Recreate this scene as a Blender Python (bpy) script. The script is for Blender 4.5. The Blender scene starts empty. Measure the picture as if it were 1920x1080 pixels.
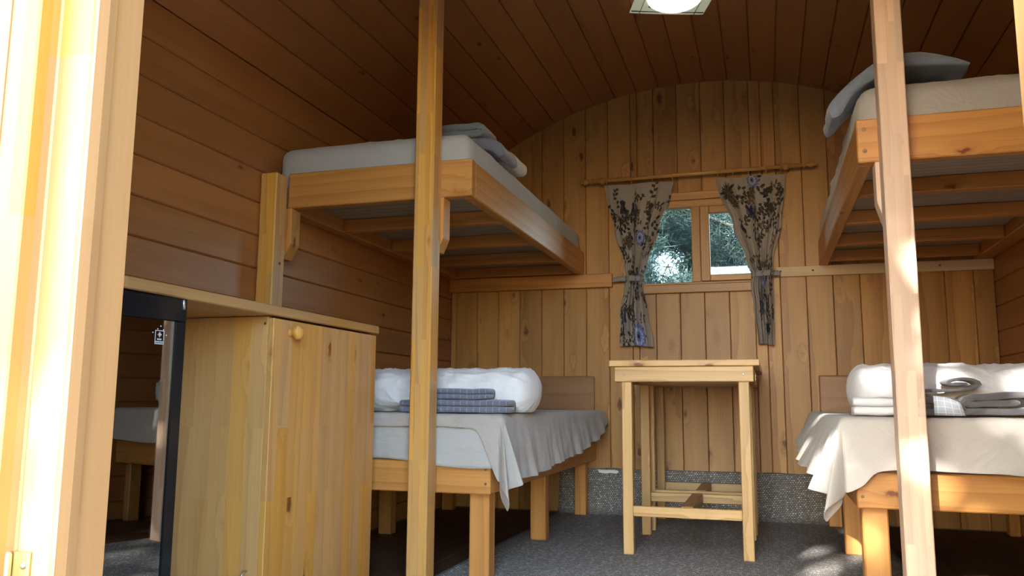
import bpy, bmesh, math, random
import numpy as np
from mathutils import Vector, Matrix, noise
random.seed(7); rng = np.random.default_rng(7)
S = bpy.context.scene
C = S.collection
PI = math.pi

# ---------------------------------------------------------------- camera
H = 0.62
yaw, pitch, roll = 0.29920099, 0.13907159, 0.00630744
cy_, sy_, cp_, sp_ = math.cos(yaw), math.sin(yaw), math.cos(pitch), math.sin(pitch)
fwd = Vector((-sy_*cp_, cy_*cp_, sp_)); r0 = Vector((cy_, sy_, 0)); u0 = r0.cross(fwd)
right = math.cos(roll)*r0 + math.sin(roll)*u0; up = -math.sin(roll)*r0 + math.cos(roll)*u0
cd = bpy.data.cameras.new('camera'); cam = bpy.data.objects.new('camera', cd); C.objects.link(cam)
cd.sensor_width = 36; cd.lens = 1536.28/1920*36; cd.clip_start = 0.02; cd.clip_end = 300
M4 = Matrix((right, up, -fwd)).transposed().to_4x4(); M4.translation = Vector((0, 0, H))
cam.matrix_world = M4
S.camera = cam

# ---------------------------------------------------------------- world, sun, exposure
SUN_AZ = math.radians(15)      # travels towards +y and a little towards +x
SUN_EL = math.radians(23)
w = bpy.data.worlds.new('sky'); S.world = w; w.use_nodes = True
nt = w.node_tree; nt.nodes.clear()
sky = nt.nodes.new('ShaderNodeTexSky'); sky.sky_type = 'NISHITA'; sky.sun_disc = False
sky.sun_elevation = math.radians(30); sky.sun_rotation = math.radians(180) + SUN_AZ
sky.air_density = 1.3; sky.dust_density = 0.6; sky.ozone_density = 3.0
bgn = nt.nodes.new('ShaderNodeBackground'); bgn.inputs['Strength'].default_value = 0.42
wo = nt.nodes.new('ShaderNodeOutputWorld')
nt.links.new(sky.outputs[0], bgn.inputs[0]); nt.links.new(bgn.outputs[0], wo.inputs[0])
sl = bpy.data.lights.new('sun', 'SUN'); so = bpy.data.objects.new('sun', sl); C.objects.link(so)
sl.energy = 6.5; sl.color = (1.0, 0.95, 0.88); sl.angle = math.radians(0.6)
sd = Vector((math.sin(SUN_AZ)*math.cos(SUN_EL), math.cos(SUN_AZ)*math.cos(SUN_EL), -math.sin(SUN_EL)))
so.rotation_euler = sd.to_track_quat('-Z', 'Y').to_euler(); so.location = -sd*12
for nm, loc, sx_, sz_, ry in (('door_portal', (-0.25, 0.68, 1.02), 0.9, 2.04, 0), ('window_portal', (-0.36, 4.80, 1.53), 0.62, 0.46, 0)):
    pl = bpy.data.lights.new(nm, 'AREA'); po = bpy.data.objects.new(nm, pl); C.objects.link(po)
    pl.shape = 'RECTANGLE'; pl.size = sx_; pl.size_y = sz_; pl.cycles.is_portal = True
    po.location = loc
    d = Vector((0, 1, 0)) if nm[0] == 'd' else Vector((0, -1, 0))
    po.rotation_euler = d.to_track_quat('-Z', 'Z').to_euler()
S.view_settings.view_transform = 'Standard'; S.view_settings.look = 'None'
S.view_settings.gamma = 1; S.view_settings.use_curve_mapping = False
S.view_settings.exposure = 2.35
S.cycles.max_bounces = 10; S.cycles.diffuse_bounces = 8; S.cycles.glossy_bounces = 4
S.cycles.transparent_max_bounces = 12; S.cycles.transmission_bounces = 6
S.cycles.sample_clamp_indirect = 8; S.cycles.caustics_reflective = False; S.cycles.caustics_refractive = False

# ---------------------------------------------------------------- node helpers
def newmat(name):
    m = bpy.data.materials.new(name); m.use_nodes = True
    n = m.node_tree.nodes; n.clear()
    out = n.new('ShaderNodeOutputMaterial'); b = n.new('ShaderNodeBsdfPrincipled')
    m.node_tree.links.new(b.outputs[0], out.inputs[0])
    return m, m.node_tree, b, out
def N(t, typ, props=None, **ins):
    n = t.nodes.new(typ)
    for k, v in (props or {}).items(): setattr(n, k, v)
    for k, v in ins.items():
        key = int(k[1:]) if k[0] == 'i' and k[1:].isdigit() else k.replace('_', ' ')
        if hasattr(v, 'is_output'): t.links.new(v, n.inputs[key])
        else: n.inputs[key].default_value = v
    return n
def mth(t, op, a, b=0.0, c=0.0):
    n = t.nodes.new('ShaderNodeMath'); n.operation = op
    for i, v in enumerate((a, b, c)):
        if hasattr(v, 'is_output'): t.links.new(v, n.inputs[i])
        else: n.inputs[i].default_value = v
    return n.outputs[0]
def mixc(t, f, a, b, mode='MIX'):
    n = t.nodes.new('ShaderNodeMix'); n.data_type = 'RGBA'; n.blend_type = mode
    for i, v in ((0, f), (6, a), (7, b)):
        if hasattr(v, 'is_output'): t.links.new(v, n.inputs[i])
        else: n.inputs[i].default_value = v if i == 0 else (*v[:3], 1)
    return n.outputs[2]
def ramp(t, f, stops, interp='LINEAR'):
    n = t.nodes.new('ShaderNodeValToRGB'); r = n.color_ramp; r.interpolation = interp
    while len(r.elements) < len(stops): r.elements.new(0.5)
    for e, (p, c) in zip(r.elements, stops):
        e.position = p; e.color = (c, c, c, 1) if isinstance(c, (int, float)) else (*c, 1)
    t.links.new(f, n.inputs[0]); return n.outputs[0]
def vmul(t, v, s):
    n = t.nodes.new('ShaderNodeVectorMath'); n.operation = 'MULTIPLY'
    t.links.new(v, n.inputs[0]); n.inputs[1].default_value = s; return n.outputs[0]
def lin(r, g, b):
    f = lambda c: ((c/255+0.055)/1.055)**2.4 if c > 10 else c/255/12.92
    return (f(r), f(g), f(b))

def wood(name, light, dark, axis, knots=0.5, rough=0.42, stave=None, ring=7.0, contrast=0.6, tone=0.25, bump=0.15, coat=0.0, stave_var=0.35, kscale=7.5):
    """axis: grain direction 0/1/2 ; stave: (row axis, row width, stave length) for finger-jointed board"""
    m, t, b, out = newmat(name)
    tc = N(t, 'ShaderNodeTexCoord'); oi = N(t, 'ShaderNodeObjectInfo')
    off = N(t, 'ShaderNodeVectorMath', {'operation': 'SCALE'}, i0=(3.7, 5.3, 4.9))
    t.links.new(oi.outputs['Random'], off.inputs['Scale'])
    add = N(t, 'ShaderNodeVectorMath', {'operation': 'ADD'}, i0=tc.outputs['Object'], i1=off.outputs[0])
    base = add.outputs[0]
    st = None
    if stave:
        ra, rw, slen = stave
        sep = N(t, 'ShaderNodeSeparateXYZ', i0=tc.outputs['Object'])
        comb = N(t, 'ShaderNodeCombineXYZ', X=sep.outputs[axis], Y=sep.outputs[ra])
        br = N(t, 'ShaderNodeTexBrick', {'offset': 0.37, 'offset_frequency': 2}, Vector=comb.outputs[0], Color1=(0, 0, 0, 1), Color2=(1, 1, 1, 1),
               Scale=1.0, Mortar_Size=0.0, Bias=0.0, Brick_Width=slen, Row_Height=rw)
        st = br.outputs[0]
        o2 = N(t, 'ShaderNodeVectorMath', {'operation': 'MULTIPLY'}, i0=st, i1=(2.3, 1.9, 3.1))
        add2 = N(t, 'ShaderNodeVectorMath', {'operation': 'ADD'}, i0=base, i1=o2.outputs[0]); base = add2.outputs[0]
    sc = [1, 1, 1]; sc[axis] = 0.16
    v1 = vmul(t, base, sc)
    kv = [1, 1, 1]; kv[axis] = 0.45
    vk = vmul(t, base, kv)
    kn = N(t, 'ShaderNodeTexNoise', Vector=base, Scale=38.0, Detail=2.0)
    kds = N(t, 'ShaderNodeVectorMath', {'operation': 'MULTIPLY_ADD'}, i0=kn.outputs['Color'], i1=(0.022, 0.022, 0.022), i2=vk)
    vor = N(t, 'ShaderNodeTexVoronoi', {'feature': 'F1'}, Vector=kds.outputs[0], Scale=kscale, Randomness=1.0)
    kd = vor.outputs['Distance']
    swirl = ramp(t, kd, [(0.0, 1.0), (0.32, 0.0)])
    nz = N(t, 'ShaderNodeTexNoise', Vector=vmul(t, base, [1.2 if i == axis else 6 for i in range(3)]), Scale=1.0, Detail=3.0)
    wv = N(t, 'ShaderNodeTexWave', {'wave_type': 'RINGS', 'rings_direction': 'XYZ'[axis], 'wave_profile': 'SAW'},
           Vector=v1, Scale=ring, Distortion=2.5, Detail=2.0, Detail_Scale=1.2)
    ph = mth(t, 'ADD', mth(t, 'MULTIPLY', swirl, 9.0*min(1, knots+0.2)), mth(t, 'MULTIPLY', nz.outputs[0], 7.0))
    t.links.new(ph, wv.inputs['Phase Offset'])
    fine = N(t, 'ShaderNodeTexNoise', Vector=vmul(t, base, [3 if i == axis else 160 for i in range(3)]), Scale=1.0, Detail=3.0)
    g = mth(t, 'ADD', mth(t, 'MULTIPLY', mth(t, 'POWER', wv.outputs['Fac'], 2.2), contrast), mth(t, 'MULTIPLY', mth(t, 'SUBTRACT', fine.outputs[0], 0.45), 0.7))
    col = mixc(t, mth(t, 'MINIMUM', mth(t, 'MAXIMUM', g, 0.0), 1.0), light, dark)
    blotch = N(t, 'ShaderNodeTexNoise', Vector=vmul(t, base, [1.0 if i == axis else 7 for i in range(3)]), Scale=1.3, Detail=2.0)
    col = mixc(t, mth(t, 'MULTIPLY', ramp(t, blotch.outputs[0], [(0.42, 0.0), (0.72, 1.0)]), 0.35), col, dark)
    if st is not None:
        stv = N(t, 'ShaderNodeHueSaturation', Saturation=1.0, Color=col)
        sv = N(t, 'ShaderNodeSeparateColor', i0=st)
        t.links.new(mth(t, 'ADD', mth(t, 'MULTIPLY', sv.outputs[0], stave_var), 1.0-stave_var*0.5), stv.inputs['Value'])
        t.links.new(mth(t, 'ADD', mth(t, 'MULTIPLY', sv.outputs[0], 0.16), 0.88), stv.inputs['Saturation'])
        col = stv.outputs[0]
    if knots > 0:
        core = ramp(t, kd, [(0.035+0.05*knots, 1.0), (0.06+0.07*knots, 0.0)])
        halo = ramp(t, kd, [(0.06, 1.0), (0.10+0.12*knots, 0.0)])
        col = mixc(t, mth(t, 'MULTIPLY', halo, 0.55), col, (dark[0]*0.85, dark[1]*0.62, dark[2]*0.45))
        col = mixc(t, mth(t, 'MULTIPLY', core, 0.85), col, (dark[0]*0.36, dark[1]*0.22, dark[2]*0.13))
    hs = N(t, 'ShaderNodeHueSaturation', Color=col)
    t.links.new(mth(t, 'ADD', mth(t, 'MULTIPLY', oi.outputs['Random'], tone), 1.0-tone/2), hs.inputs['Value'])
    t.links.new(hs.outputs[0], b.inputs['Base Color'])
    b.inputs['Roughness'].default_value = rough; b.inputs['Coat Weight'].default_value = coat; b.inputs['Coat Roughness'].default_value = 0.25
    bp = N(t, 'ShaderNodeBump', Strength=bump, Distance=0.002, Height=g); t.links.new(bp.outputs[0], b.inputs['Normal'])
    return m

def cloth(name, col, rough=0.9, weave=900, wr=0.3, wscale=9, var=0.06, sheen=0.2, stretch=(1, 1, 1)):
    m, t, b, out = newmat(name)
    tc = N(t, 'ShaderNodeTexCoord')
    n1 = N(t, 'ShaderNodeTexNoise', Vector=vmul(t, tc.outputs['Object'], stretch), Scale=wscale, Detail=5.0, Roughness=0.55, Distortion=0.6)
    n2 = N(t, 'ShaderNodeTexNoise', Vector=tc.outputs['Object'], Scale=weave, Detail=1.0)
    c = mixc(t, mth(t, 'MULTIPLY', n1.outputs[0], 1.0), [x*(1-var) for x in col], [min(1, x*(1+var)) for x in col])
    t.links.new(c, b.inputs['Base Color'])
    b.inputs['Roughness'].default_value = rough; b.inputs['Sheen Weight'].default_value = sheen
    b1 = N(t, 'ShaderNodeBump', Strength=wr, Distance=0.02, Height=n1.outputs[0])
    b2 = N(t, 'ShaderNodeBump', Strength=0.25, Distance=0.0008, Height=n2.outputs[0], Normal=b1.outputs[0])
    t.links.new(b2.outputs[0], b.inputs['Normal'])
    return m
def plain(name, col, rough=0.5, metal=0.0, emit=None, es=0.0, coat=0.0):
    m, t, b, out = newmat(name)
    tc = N(t, 'ShaderNodeTexCoord')
    n1 = N(t, 'ShaderNodeTexNoise', Vector=tc.outputs['Object'], Scale=35.0, Detail=3.0)
    t.links.new(mixc(t, n1.outputs[0], [x*0.93 for x in col], [min(1, x*1.07) for x in col]), b.inputs['Base Color'])
    b.inputs['Roughness'].default_value = rough; b.inputs['Metallic'].default_value = metal; b.inputs['Coat Weight'].default_value = coat
    if emit: b.inputs['Emission Color'].default_value = (*emit, 1); b.inputs['Emission Strength'].default_value = es
    return m

PL, PD = (0.62, 0.290, 0.078), (0.37, 0.140, 0.030)       # varnished pine light / dark
CL, CD = (0.40, 0.165, 0.050), (0.25, 0.088, 0.024)      # darker stained ceiling lining
MT = {}
MT['ceil'] = wood('stained pine lining boards', CL, CD, 1, knots=0.18, contrast=0.22, rough=0.38, tone=0.22, ring=4)
MT['back'] = wood('varnished pine wall planks', (0.54, 0.285, 0.086), (0.28, 0.110, 0.027), 2, knots=1.0, contrast=0.6, rough=0.45, tone=0.34, ring=9, kscale=8.5)
MT['beamx'] = wood('varnished beam x', PL, PD, 0, knots=0.3, contrast=0.5)
MT['beamy'] = wood('varnished beam y', PL, PD, 1, knots=0.3, contrast=0.5)
MT['beamz'] = wood('varnished beam z', PL, PD, 2, knots=0.2, contrast=0.5)
MT['postz'] = wood('varnished laminated post', (0.72, 0.385, 0.092), (0.46, 0.20, 0.038), 2, knots=0.05, stave=(0, 0.026, 0.42), contrast=0.55, stave_var=0.3)
MT['raw'] = wood('raw laminated post', (0.78, 0.56, 0.40), (0.62, 0.36, 0.22), 2, knots=0.08, stave=(0, 0.027, 0.36), contrast=0.5, rough=0.55, stave_var=0.35)
MT['rawx'] = wood('raw pale batten', (0.66, 0.52, 0.35), (0.50, 0.34, 0.20), 0, knots=0.2, contrast=0.3, rough=0.6)
MT['cabz'] = wood('edge glued pine panel side', (0.80, 0.41, 0.098), (0.53, 0.22, 0.042), 2, knots=0.75, stave=(0, 0.058, 0.55), contrast=0.35, rough=0.36, stave_var=0.16)
MT['cabd'] = wood('edge glued pine panel door', (0.80, 0.41, 0.098), (0.53, 0.22, 0.042), 2, knots=0.75, stave=(1, 0.058, 0.55), contrast=0.35, rough=0.36, stave_var=0.16)
MT['shelf'] = wood('pine shelf board', (0.62, 0.335, 0.095), (0.38, 0.165, 0.036), 1, knots=0.1, stave=(0, 0.07, 0.9), contrast=0.3, stave_var=0.12)
MT['tabx'] = wood('table pine x', (0.67, 0.42, 0.165), (0.36, 0.18, 0.055), 0, knots=0.35, contrast=0.6, ring=9)
MT['taby'] = wood('table pine y', (0.50, 0.28, 0.12), (0.26, 0.12, 0.045), 1, knots=0.2, contrast=0.5, ring=9)
MT['tabz'] = wood('table pine z', (0.65, 0.41, 0.16), (0.35, 0.175, 0.052), 2, knots=0.15, contrast=0.55, ring=9)
MT['head'] = wood('headboard pine', (0.38, 0.19, 0.085), (0.22, 0.09, 0.035), 0, knots=0.35, contrast=0.4)
MT['ply'] = wood('rough grey bed board', (0.42, 0.36, 0.26), (0.26, 0.21, 0.15), 0, knots=0.0, contrast=0.8, rough=0.8, ring=14)
MT['floor'] = wood('dark brown floorboards', (0.10, 0.045, 0.02), (0.05, 0.022, 0.01), 1, knots=0.1, contrast=0.4, rough=0.6)
MT['jamb'] = wood('laminated door frame', (0.44, 0.195, 0.042), (0.35, 0.135, 0.025), 2, knots=0.0, stave=(0, 0.045, 0.5), contrast=0.3, stave_var=0.2)
MT['jamby'] = wood('laminated door frame side', (0.44, 0.195, 0.042), (0.35, 0.135, 0.025), 2, knots=0.0, stave=(1, 0.045, 0.5), contrast=0.3, stave_var=0.2)
MT['winx'] = wood('window pine x', (0.52, 0.27, 0.10), (0.34, 0.14, 0.04), 0, knots=0.1, contrast=0.35)
MT['winz'] = wood('window pine z', (0.52, 0.27, 0.10), (0.34, 0.14, 0.04), 2, knots=0.1, contrast=0.35)
MT['rod'] = wood('turned pole', (0.60, 0.35, 0.13), (0.34, 0.17, 0.06), 0, knots=0, contrast=0.3, rough=0.3)
MT['shell'] = wood('painted wagon shell', (0.16, 0.10, 0.06), (0.09, 0.05, 0.03), 1, knots=0.0, contrast=0.4, rough=0.7)
MT['sheetgrey'] = cloth('blue grey fitted sheet', lin(172, 170, 172), wscale=7, wr=0.25)
MT['sheettaupe'] = cloth('taupe bed cover', lin(176, 170, 164), wscale=9, wr=0.7, stretch=(1, 0.5, 1))
MT['sheetpale'] = cloth('pale beige bed cover', lin(196, 190, 182), wscale=7, wr=0.8)
MT['fitted'] = cloth('grey fitted sheet', lin(186, 184, 180), wscale=7, wr=0.7, stretch=(0.6, 1, 1.6))
MT['duvet'] = cloth('white cotton duvet', (0.80, 0.81, 0.84), wscale=10, wr=0.35, var=0.02, stretch=(1.6, 1, 0.6))
MT['brass'] = plain('worn brass', (0.55, 0.42, 0.22), 0.35, 1.0)
MT['steel'] = plain('bright steel', (0.6, 0.6, 0.6), 0.3, 1.0)
MT['screw'] = plain('dull screw', (0.2, 0.14, 0.08), 0.5, 0.6)
MT['black'] = plain('black enamel', (0.008, 0.009, 0.010), 0.3)
MT['blackgloss'] = plain('black gloss trim', (0.010, 0.012, 0.014), 0.12)
MT['blackgloss'].node_tree.nodes['Principled BSDF'].inputs['Specular IOR Level'].default_value = 0.25
MT['darkgrey'] = plain('dark grey strip', (0.045, 0.05, 0.055), 0.35)
MT['white'] = plain('white print', (0.75, 0.76, 0.78), 0.5)
MT['paper'] = plain('torn white paper', (0.85, 0.85, 0.85), 0.8)
MT['lampglass'] = plain('frosted lamp glass plate', (0.72, 0.72, 0.55), 0.25, emit=(0.9, 0.95, 0.7), es=0.05)
MT['dome'] = plain('frosted lamp dome', (0.85, 0.9, 0.8), 0.3, emit=(0.85, 1.0, 0.8), es=0.28)

def towelmat(name, col, line, check=True, us=0.025, vs=0.03):
    m, t, b, out = newmat(name)
    tc = N(t, 'ShaderNodeTexCoord'); uv = tc.outputs['UV']
    sep = N(t, 'ShaderNodeSeparateXYZ', i0=uv)
    n2 = N(t, 'ShaderNodeTexNoise', Vector=tc.outputs['Object'], Scale=420.0, Detail=2.0)
    n3 = N(t, 'ShaderNodeTexNoise', Vector=tc.outputs['Object'], Scale=22.0, Detail=3.0)
    c = mixc(t, mth(t, 'ADD', mth(t, 'MULTIPLY', n2.outputs[0], 0.6), mth(t, 'MULTIPLY', n3.outputs[0], 0.4)), [x*0.72 for x in col], [min(1, x*1.28) for x in col])
    if check:
        def ln(o, s):
            f = mth(t, 'ABSOLUTE', mth(t, 'SUBTRACT', mth(t, 'FRACT', mth(t, 'DIVIDE', o, s)), 0.5))
            return mth(t, 'LESS_THAN', f, 0.045)
        mask = mth(t, 'MAXIMUM', ln(sep.outputs[0], us), ln(sep.outputs[1], vs))
        c = mixc(t, mth(t, 'MULTIPLY', mask, 0.65), c, line)
    t.links.new(c, b.inputs['Base Color']); b.inputs['Roughness'].default_value = 0.95; b.inputs['Sheen Weight'].default_value = 0.4
    b1 = N(t, 'ShaderNodeBump', Strength=0.6, Distance=0.003, Height=n2.outputs[0])
    b2 = N(t, 'ShaderNodeBump', Strength=0.4, Distance=0.01, Height=n3.outputs[0], Normal=b1.outputs[0])
    t.links.new(b2.outputs[0], b.inputs['Normal'])
    return m
MT['tblue'] = towelmat('slate blue checked towel', lin(112, 116, 136), lin(170, 180, 205))
MT['tgrey'] = towelmat('dark grey terry towel', lin(104, 102, 106), (0.3, 0.3, 0.3), check=False)
MT['tband'] = towelmat('pale woven towel band', lin(180, 192, 205), (0.9, 0.9, 0.92), us=0.02, vs=0.02)
MT['tsoft'] = towelmat('blue grey draped towel', lin(122, 132, 150), lin(165, 178, 200), check=False)

def carpetmat():
    m, t, b, out = newmat('woven sisal carpet')
    tc = N(t, 'ShaderNodeTexCoord')
    br = N(t, 'ShaderNodeTexBrick', {'offset': 0.5}, Vector=tc.outputs['UV'], Color1=(0.55, 0.55, 0.55, 1), Color2=(1, 1, 1, 1), Mortar=(0, 0, 0, 1),
           Scale=1.0, Mortar_Size=0.0022, Mortar_Smooth=0.6, Brick_Width=0.013, Row_Height=0.0095)
    nz = N(t, 'ShaderNodeTexNoise', Vector=tc.outputs['UV'], Scale=110.0, Detail=2.5, Roughness=0.7)
    st = N(t, 'ShaderNodeTexNoise', Vector=vmul(t, tc.outputs['UV'], (9, 1.4, 1)), Scale=3.0, Detail=3.0)
    f = mth(t, 'MULTIPLY', br.outputs[0], nz.outputs[0])
    c = ramp(t, f, [(0.0, (0.09, 0.083, 0.075)), (0.28, (0.27, 0.255, 0.235)), (0.44, (0.45, 0.44, 0.42)), (0.56, (0.95, 0.95, 0.94))])
    c = mixc(t, mth(t, 'MULTIPLY', ramp(t, st.outputs[0], [(0.35, 0.0), (0.7, 1.0)]), 0.45), c, (0.17, 0.14, 0.115))
    t.links.new(c, b.inputs['Base Color']); b.inputs['Roughness'].default_value = 0.85
    bp = N(t, 'ShaderNodeBump', Strength=0.9, Distance=0.004, Height=f); t.links.new(bp.outputs[0], b.inputs['Normal'])
    return m
MT['carpet'] = carpetmat()

def glassmat(name, tint, refl, rough=0.01):
    m, t, b, out = newmat(name); t.nodes.remove(b)
    tr = N(t, 'ShaderNodeBsdfTransparent', Color=(*tint, 1)); gl = N(t, 'ShaderNodeBsdfGlossy', Roughness=rough, Color=(0.9, 0.95, 1, 1))
    fr = N(t, 'ShaderNodeFresnel', IOR=1.45)
    fac = mth(t, 'MINIMUM', mth(t, 'ADD', mth(t, 'MULTIPLY', fr.outputs[0], 1.0), refl), 1.0)
    mx = N(t, 'ShaderNodeMixShader', Fac=fac, i1=tr.outputs[0], i2=gl.outputs[0])
    t.links.new(mx.outputs[0], out.inputs[0]); return m
MT['glass'] = glassmat('window glass', (0.80, 0.86, 0.86), 0.0)
MT['fridgeglass'] = glassmat('tinted fridge glass', (0.14, 0.16, 0.17), 0.10, 0.015)

# ---------------------------------------------------------------- mesh helpers
def obj(name, bm, m, parent=None, smooth=False, mats=None):
    me = bpy.data.meshes.new(name); bmesh.ops.recalc_face_normals(bm, faces=bm.faces)
    if parent is not None:
        bmesh.ops.translate(bm, verts=bm.verts, vec=-world_loc(parent))
    bm.to_mesh(me); bm.free()
    for mm in (mats or [m]): me.materials.append(mm)
    if smooth:
        for p in me.polygons: p.use_smooth = True
    o = bpy.data.objects.new(name, me); C.objects.link(o)
    if parent is not None: o.parent = parent
    return o
def world_loc(o):
    v = Vector((0, 0, 0))
    while o is not None: v += Vector(o.location); o = o.parent
    return v
def tag(o, label=None, cat=None, group=None, kind=None):
    if label: o['label'] = label
    if cat: o['category'] = cat
    if group: o['group'] = group
    if kind: o['kind'] = kind
    return o
def thing(name, label, cat, loc=(0, 0, 0), group=None):
    o = bpy.data.objects.new(name, None); C.objects.link(o); o.location = loc; o.empty_display_size = 0.1
    return tag(o, label, cat, group)
def boxb(bm, x0, x1, y0, y1, z0, z1, bev=0.003, seg=1):
    r = bmesh.ops.create_cube(bm, size=1.0)
    for v in r['verts']:
        v.co = Vector(((x0+x1)/2+v.co.x*(x1-x0), (y0+y1)/2+v.co.y*(y1-y0), (z0+z1)/2+v.co.z*(z1-z0)))
    if bev > 0:
        es = list({e for v in r['verts'] for e in v.link_edges})
        bmesh.ops.bevel(bm, geom=es, offset=bev, segments=seg, affect='EDGES', profile=0.5)
    return bm
def box(name, m, parent, x0, x1, y0, y1, z0, z1, bev=0.003, seg=1):
    return obj(name, boxb(bmesh.new(), x0, x1, y0, y1, z0, z1, bev, seg), m, parent)
def prism(name, m, parent, pts, a0, a1, plane='xz', bev=0.0, smooth=False):
    """pts 2D polygon in plane, extruded along the third axis a0..a1"""
    bm = bmesh.new()
    def P(p, a): return (p[0], a, p[1]) if plane == 'xz' else ((a, p[0], p[1]) if plane == 'yz' else (p[0], p[1], a))
    A = [bm.verts.new(P(p, a0)) for p in pts]; B = [bm.verts.new(P(p, a1)) for p in pts]
    n = len(pts)
    bm.faces.new(A); bm.faces.new(B[::-1])
    for i in range(n): bm.faces.new((A[i], B[i], B[(i+1) % n], A[(i+1) % n]))
    if bev: bmesh.ops.bevel(bm, geom=list(bm.edges), offset=bev, segments=1, affect='EDGES')
    return obj(name, bm, m, parent, smooth)
def lathe(bm, prof, origin, axis=(0, 0, 1), n=20):
    """prof: list (r, t) along axis"""
    ax = Vector(axis).normalized(); a = ax.orthogonal().normalized(); b = ax.cross(a)
    rings = []
    for r, tt in prof:
        c = Vector(origin)+ax*tt
        rings.append([bm.verts.new(c+(a*math.cos(2*PI*k/n)+b*math.sin(2*PI*k/n))*max(r, 1e-4)) for k in range(n)])
    for i in range(len(rings)-1):
        for k in range(n):
            bm.faces.new((rings[i][k], rings[i][(k+1) % n], rings[i+1][(k+1) % n], rings[i+1][k]))
    bm.faces.new(rings[0]); bm.faces.new(rings[-1][::-1])
    return bm
def tube(bm, pts, rad, n=8):
    pts = [Vector(p) for p in pts]; rs = rad if isinstance(rad, (list, tuple)) else [rad]*len(pts)
    rings = []; ref = None
    for i, p in enumerate(pts):
        d = (pts[min(i+1, len(pts)-1)]-pts[max(i-1, 0)]).normalized()
        a = d.orthogonal().normalized() if ref is None else (ref-d*ref.dot(d)).normalized()
        ref = a; b = d.cross(a)
        rings.append([bm.verts.new(p+(a*math.cos(2*PI*k/n)+b*math.sin(2*PI*k/n))*rs[i]) for k in range(n)])
    for i in range(len(rings)-1):
        for k in range(n): bm.faces.new((rings[i][k], rings[i][(k+1) % n], rings[i+1][(k+1) % n], rings[i+1][k]))
    bm.faces.new(rings[0]); bm.faces.new(rings[-1][::-1]); return bm
def torus(bm, c, R, r, ax='x', n=18, k=8):
    rings = []
    for i in range(n):
        a = 2*PI*i/n; ring = []
        for j in range(k):
            b = 2*PI*j/k; q = R+r*math.cos(b); s = r*math.sin(b)
            p = (s, q*math.cos(a), q*math.sin(a)) if ax == 'x' else (q*math.cos(a), s, q*math.sin(a))
            ring.append(bm.verts.new(Vector(c)+Vector(p)))
        rings.append(ring)
    for i in range(n):
        for j in range(k):
            bm.faces.new((rings[i][j], rings[(i+1) % n][j], rings[(i+1) % n][(j+1) % k], rings[i][(j+1) % k]))
    return bm
def grid(name, F, nu, nv, m, parent=None, thick=0.0, uv=None, smooth=True):
    bm = bmesh.new(); V = [[bm.verts.new(F(i/nu, j/nv)) for j in range(nv+1)] for i in range(nu+1)]
    uvl = bm.loops.layers.uv.new('UVMap') if uv else None
    for i in range(nu):
        for j in range(nv):
            f = bm.faces.new((V[i][j], V[i+1][j], V[i+1][j+1], V[i][j+1]))
            if uv:
                for l, (a, b) in zip(f.loops, ((i, j), (i+1, j), (i+1, j+1), (i, j+1))): l[uvl].uv = uv(a/nu, b/nv)
    if thick:
        bmesh.ops.recalc_face_normals(bm, faces=bm.faces)
        bmesh.ops.solidify(bm, geom=list(bm.faces), thickness=thick)
    return obj(name, bm, m, parent, smooth)
def fn(x, y, z, s=1.0): return noise.noise(Vector((x*s, y*s, z*s)))

# ---------------------------------------------------------------- shell of the wagon
XL, XR, YB, YF, ZW = -1.865, 1.155, 4.76, 0.76, 1.91
XC, R = -0.355, 2.2; ZC = 2.51-R
def zarc(x): return ZC+math.sqrt(R*R-(x-XC)**2)
ZW = zarc(XL)
TH0 = math.asin((XR-XC)/R)

def board_section(wd, th=0.018, c=0.0045, d=0.005, g=0.0006):
    """tongue and groove board section, face towards +n ; returns (t, n) points"""
    h = wd/2-g
    return [(-h, -th), (-h, -d), (-h+c, 0), (h-c, 0), (h, -d), (h, -th)]
def extrude_board(name, m, parent, sec, O, T, Nn, L):
    O, T, Nn, L = Vector(O), Vector(T), Vector(Nn), Vector(L)
    bm = bmesh.new()
    A = [bm.verts.new(O+T*t+Nn*n) for t, n in sec]; B = [bm.verts.new(O+T*t+Nn*n+L) for t, n in sec]
    k = len(sec); bm.faces.new(A); bm.faces.new(B[::-1])
    for i in range(k): bm.faces.new((A[i], B[i], B[(i+1) % k], A[(i+1) % k]))
    return obj(name, bm, m, parent)

floor = tag(box('floor', MT['shell'], None, XL-0.08, XR+0.08, YF-0.08, YB+0.08, -0.14, -0.027, 0), kind='structure')
x = XL
while x < XR-0.01:
    x2 = min(x+0.12, XR)
    extrude_board('floorboard', MT['floor'], floor, board_section(x2-x, 0.02, 0.002, 0.002), ((x+x2)/2, YF, -0.006), (1, 0, 0), (0, 0, 1), (0, YB-YF, 0)); x = x2

wl = tag(box('wall_left', MT['shell'], None, XL-0.07, XL-0.019, YF-0.08, YB+0.08, -0.02, ZW+0.055, 0), kind='structure')
zj = [0.0, 0.095, 0.224, 0.353, 0.482, 0.611, 0.740, 0.869, 0.998, 1.128, 1.257, 1.387, 1.515, 1.648, 1.778, ZW+0.004]
for a, b in zip(zj[:-1], zj[1:]):
    extrude_board('board', MT['ceil'], wl, board_section(b-a), (XL, YF, (a+b)/2), (0, 0, 1), (1, 0, 0), (0, YB-YF, 0))
wr_ = tag(box('wall_right', MT['shell'], None, XR+0.019, XR+0.07, YF-0.08, YB+0.08, -0.02, ZW+0.055, 0), kind='structure')
for a, b in zip(zj[:-1], zj[1:]):
    extrude_board('board', MT['ceil'], wr_, board_section(b-a), (XR, YF, (a+b)/2), (0, 0, 1), (-1, 0, 0), (0, YB-YF, 0))
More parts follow.
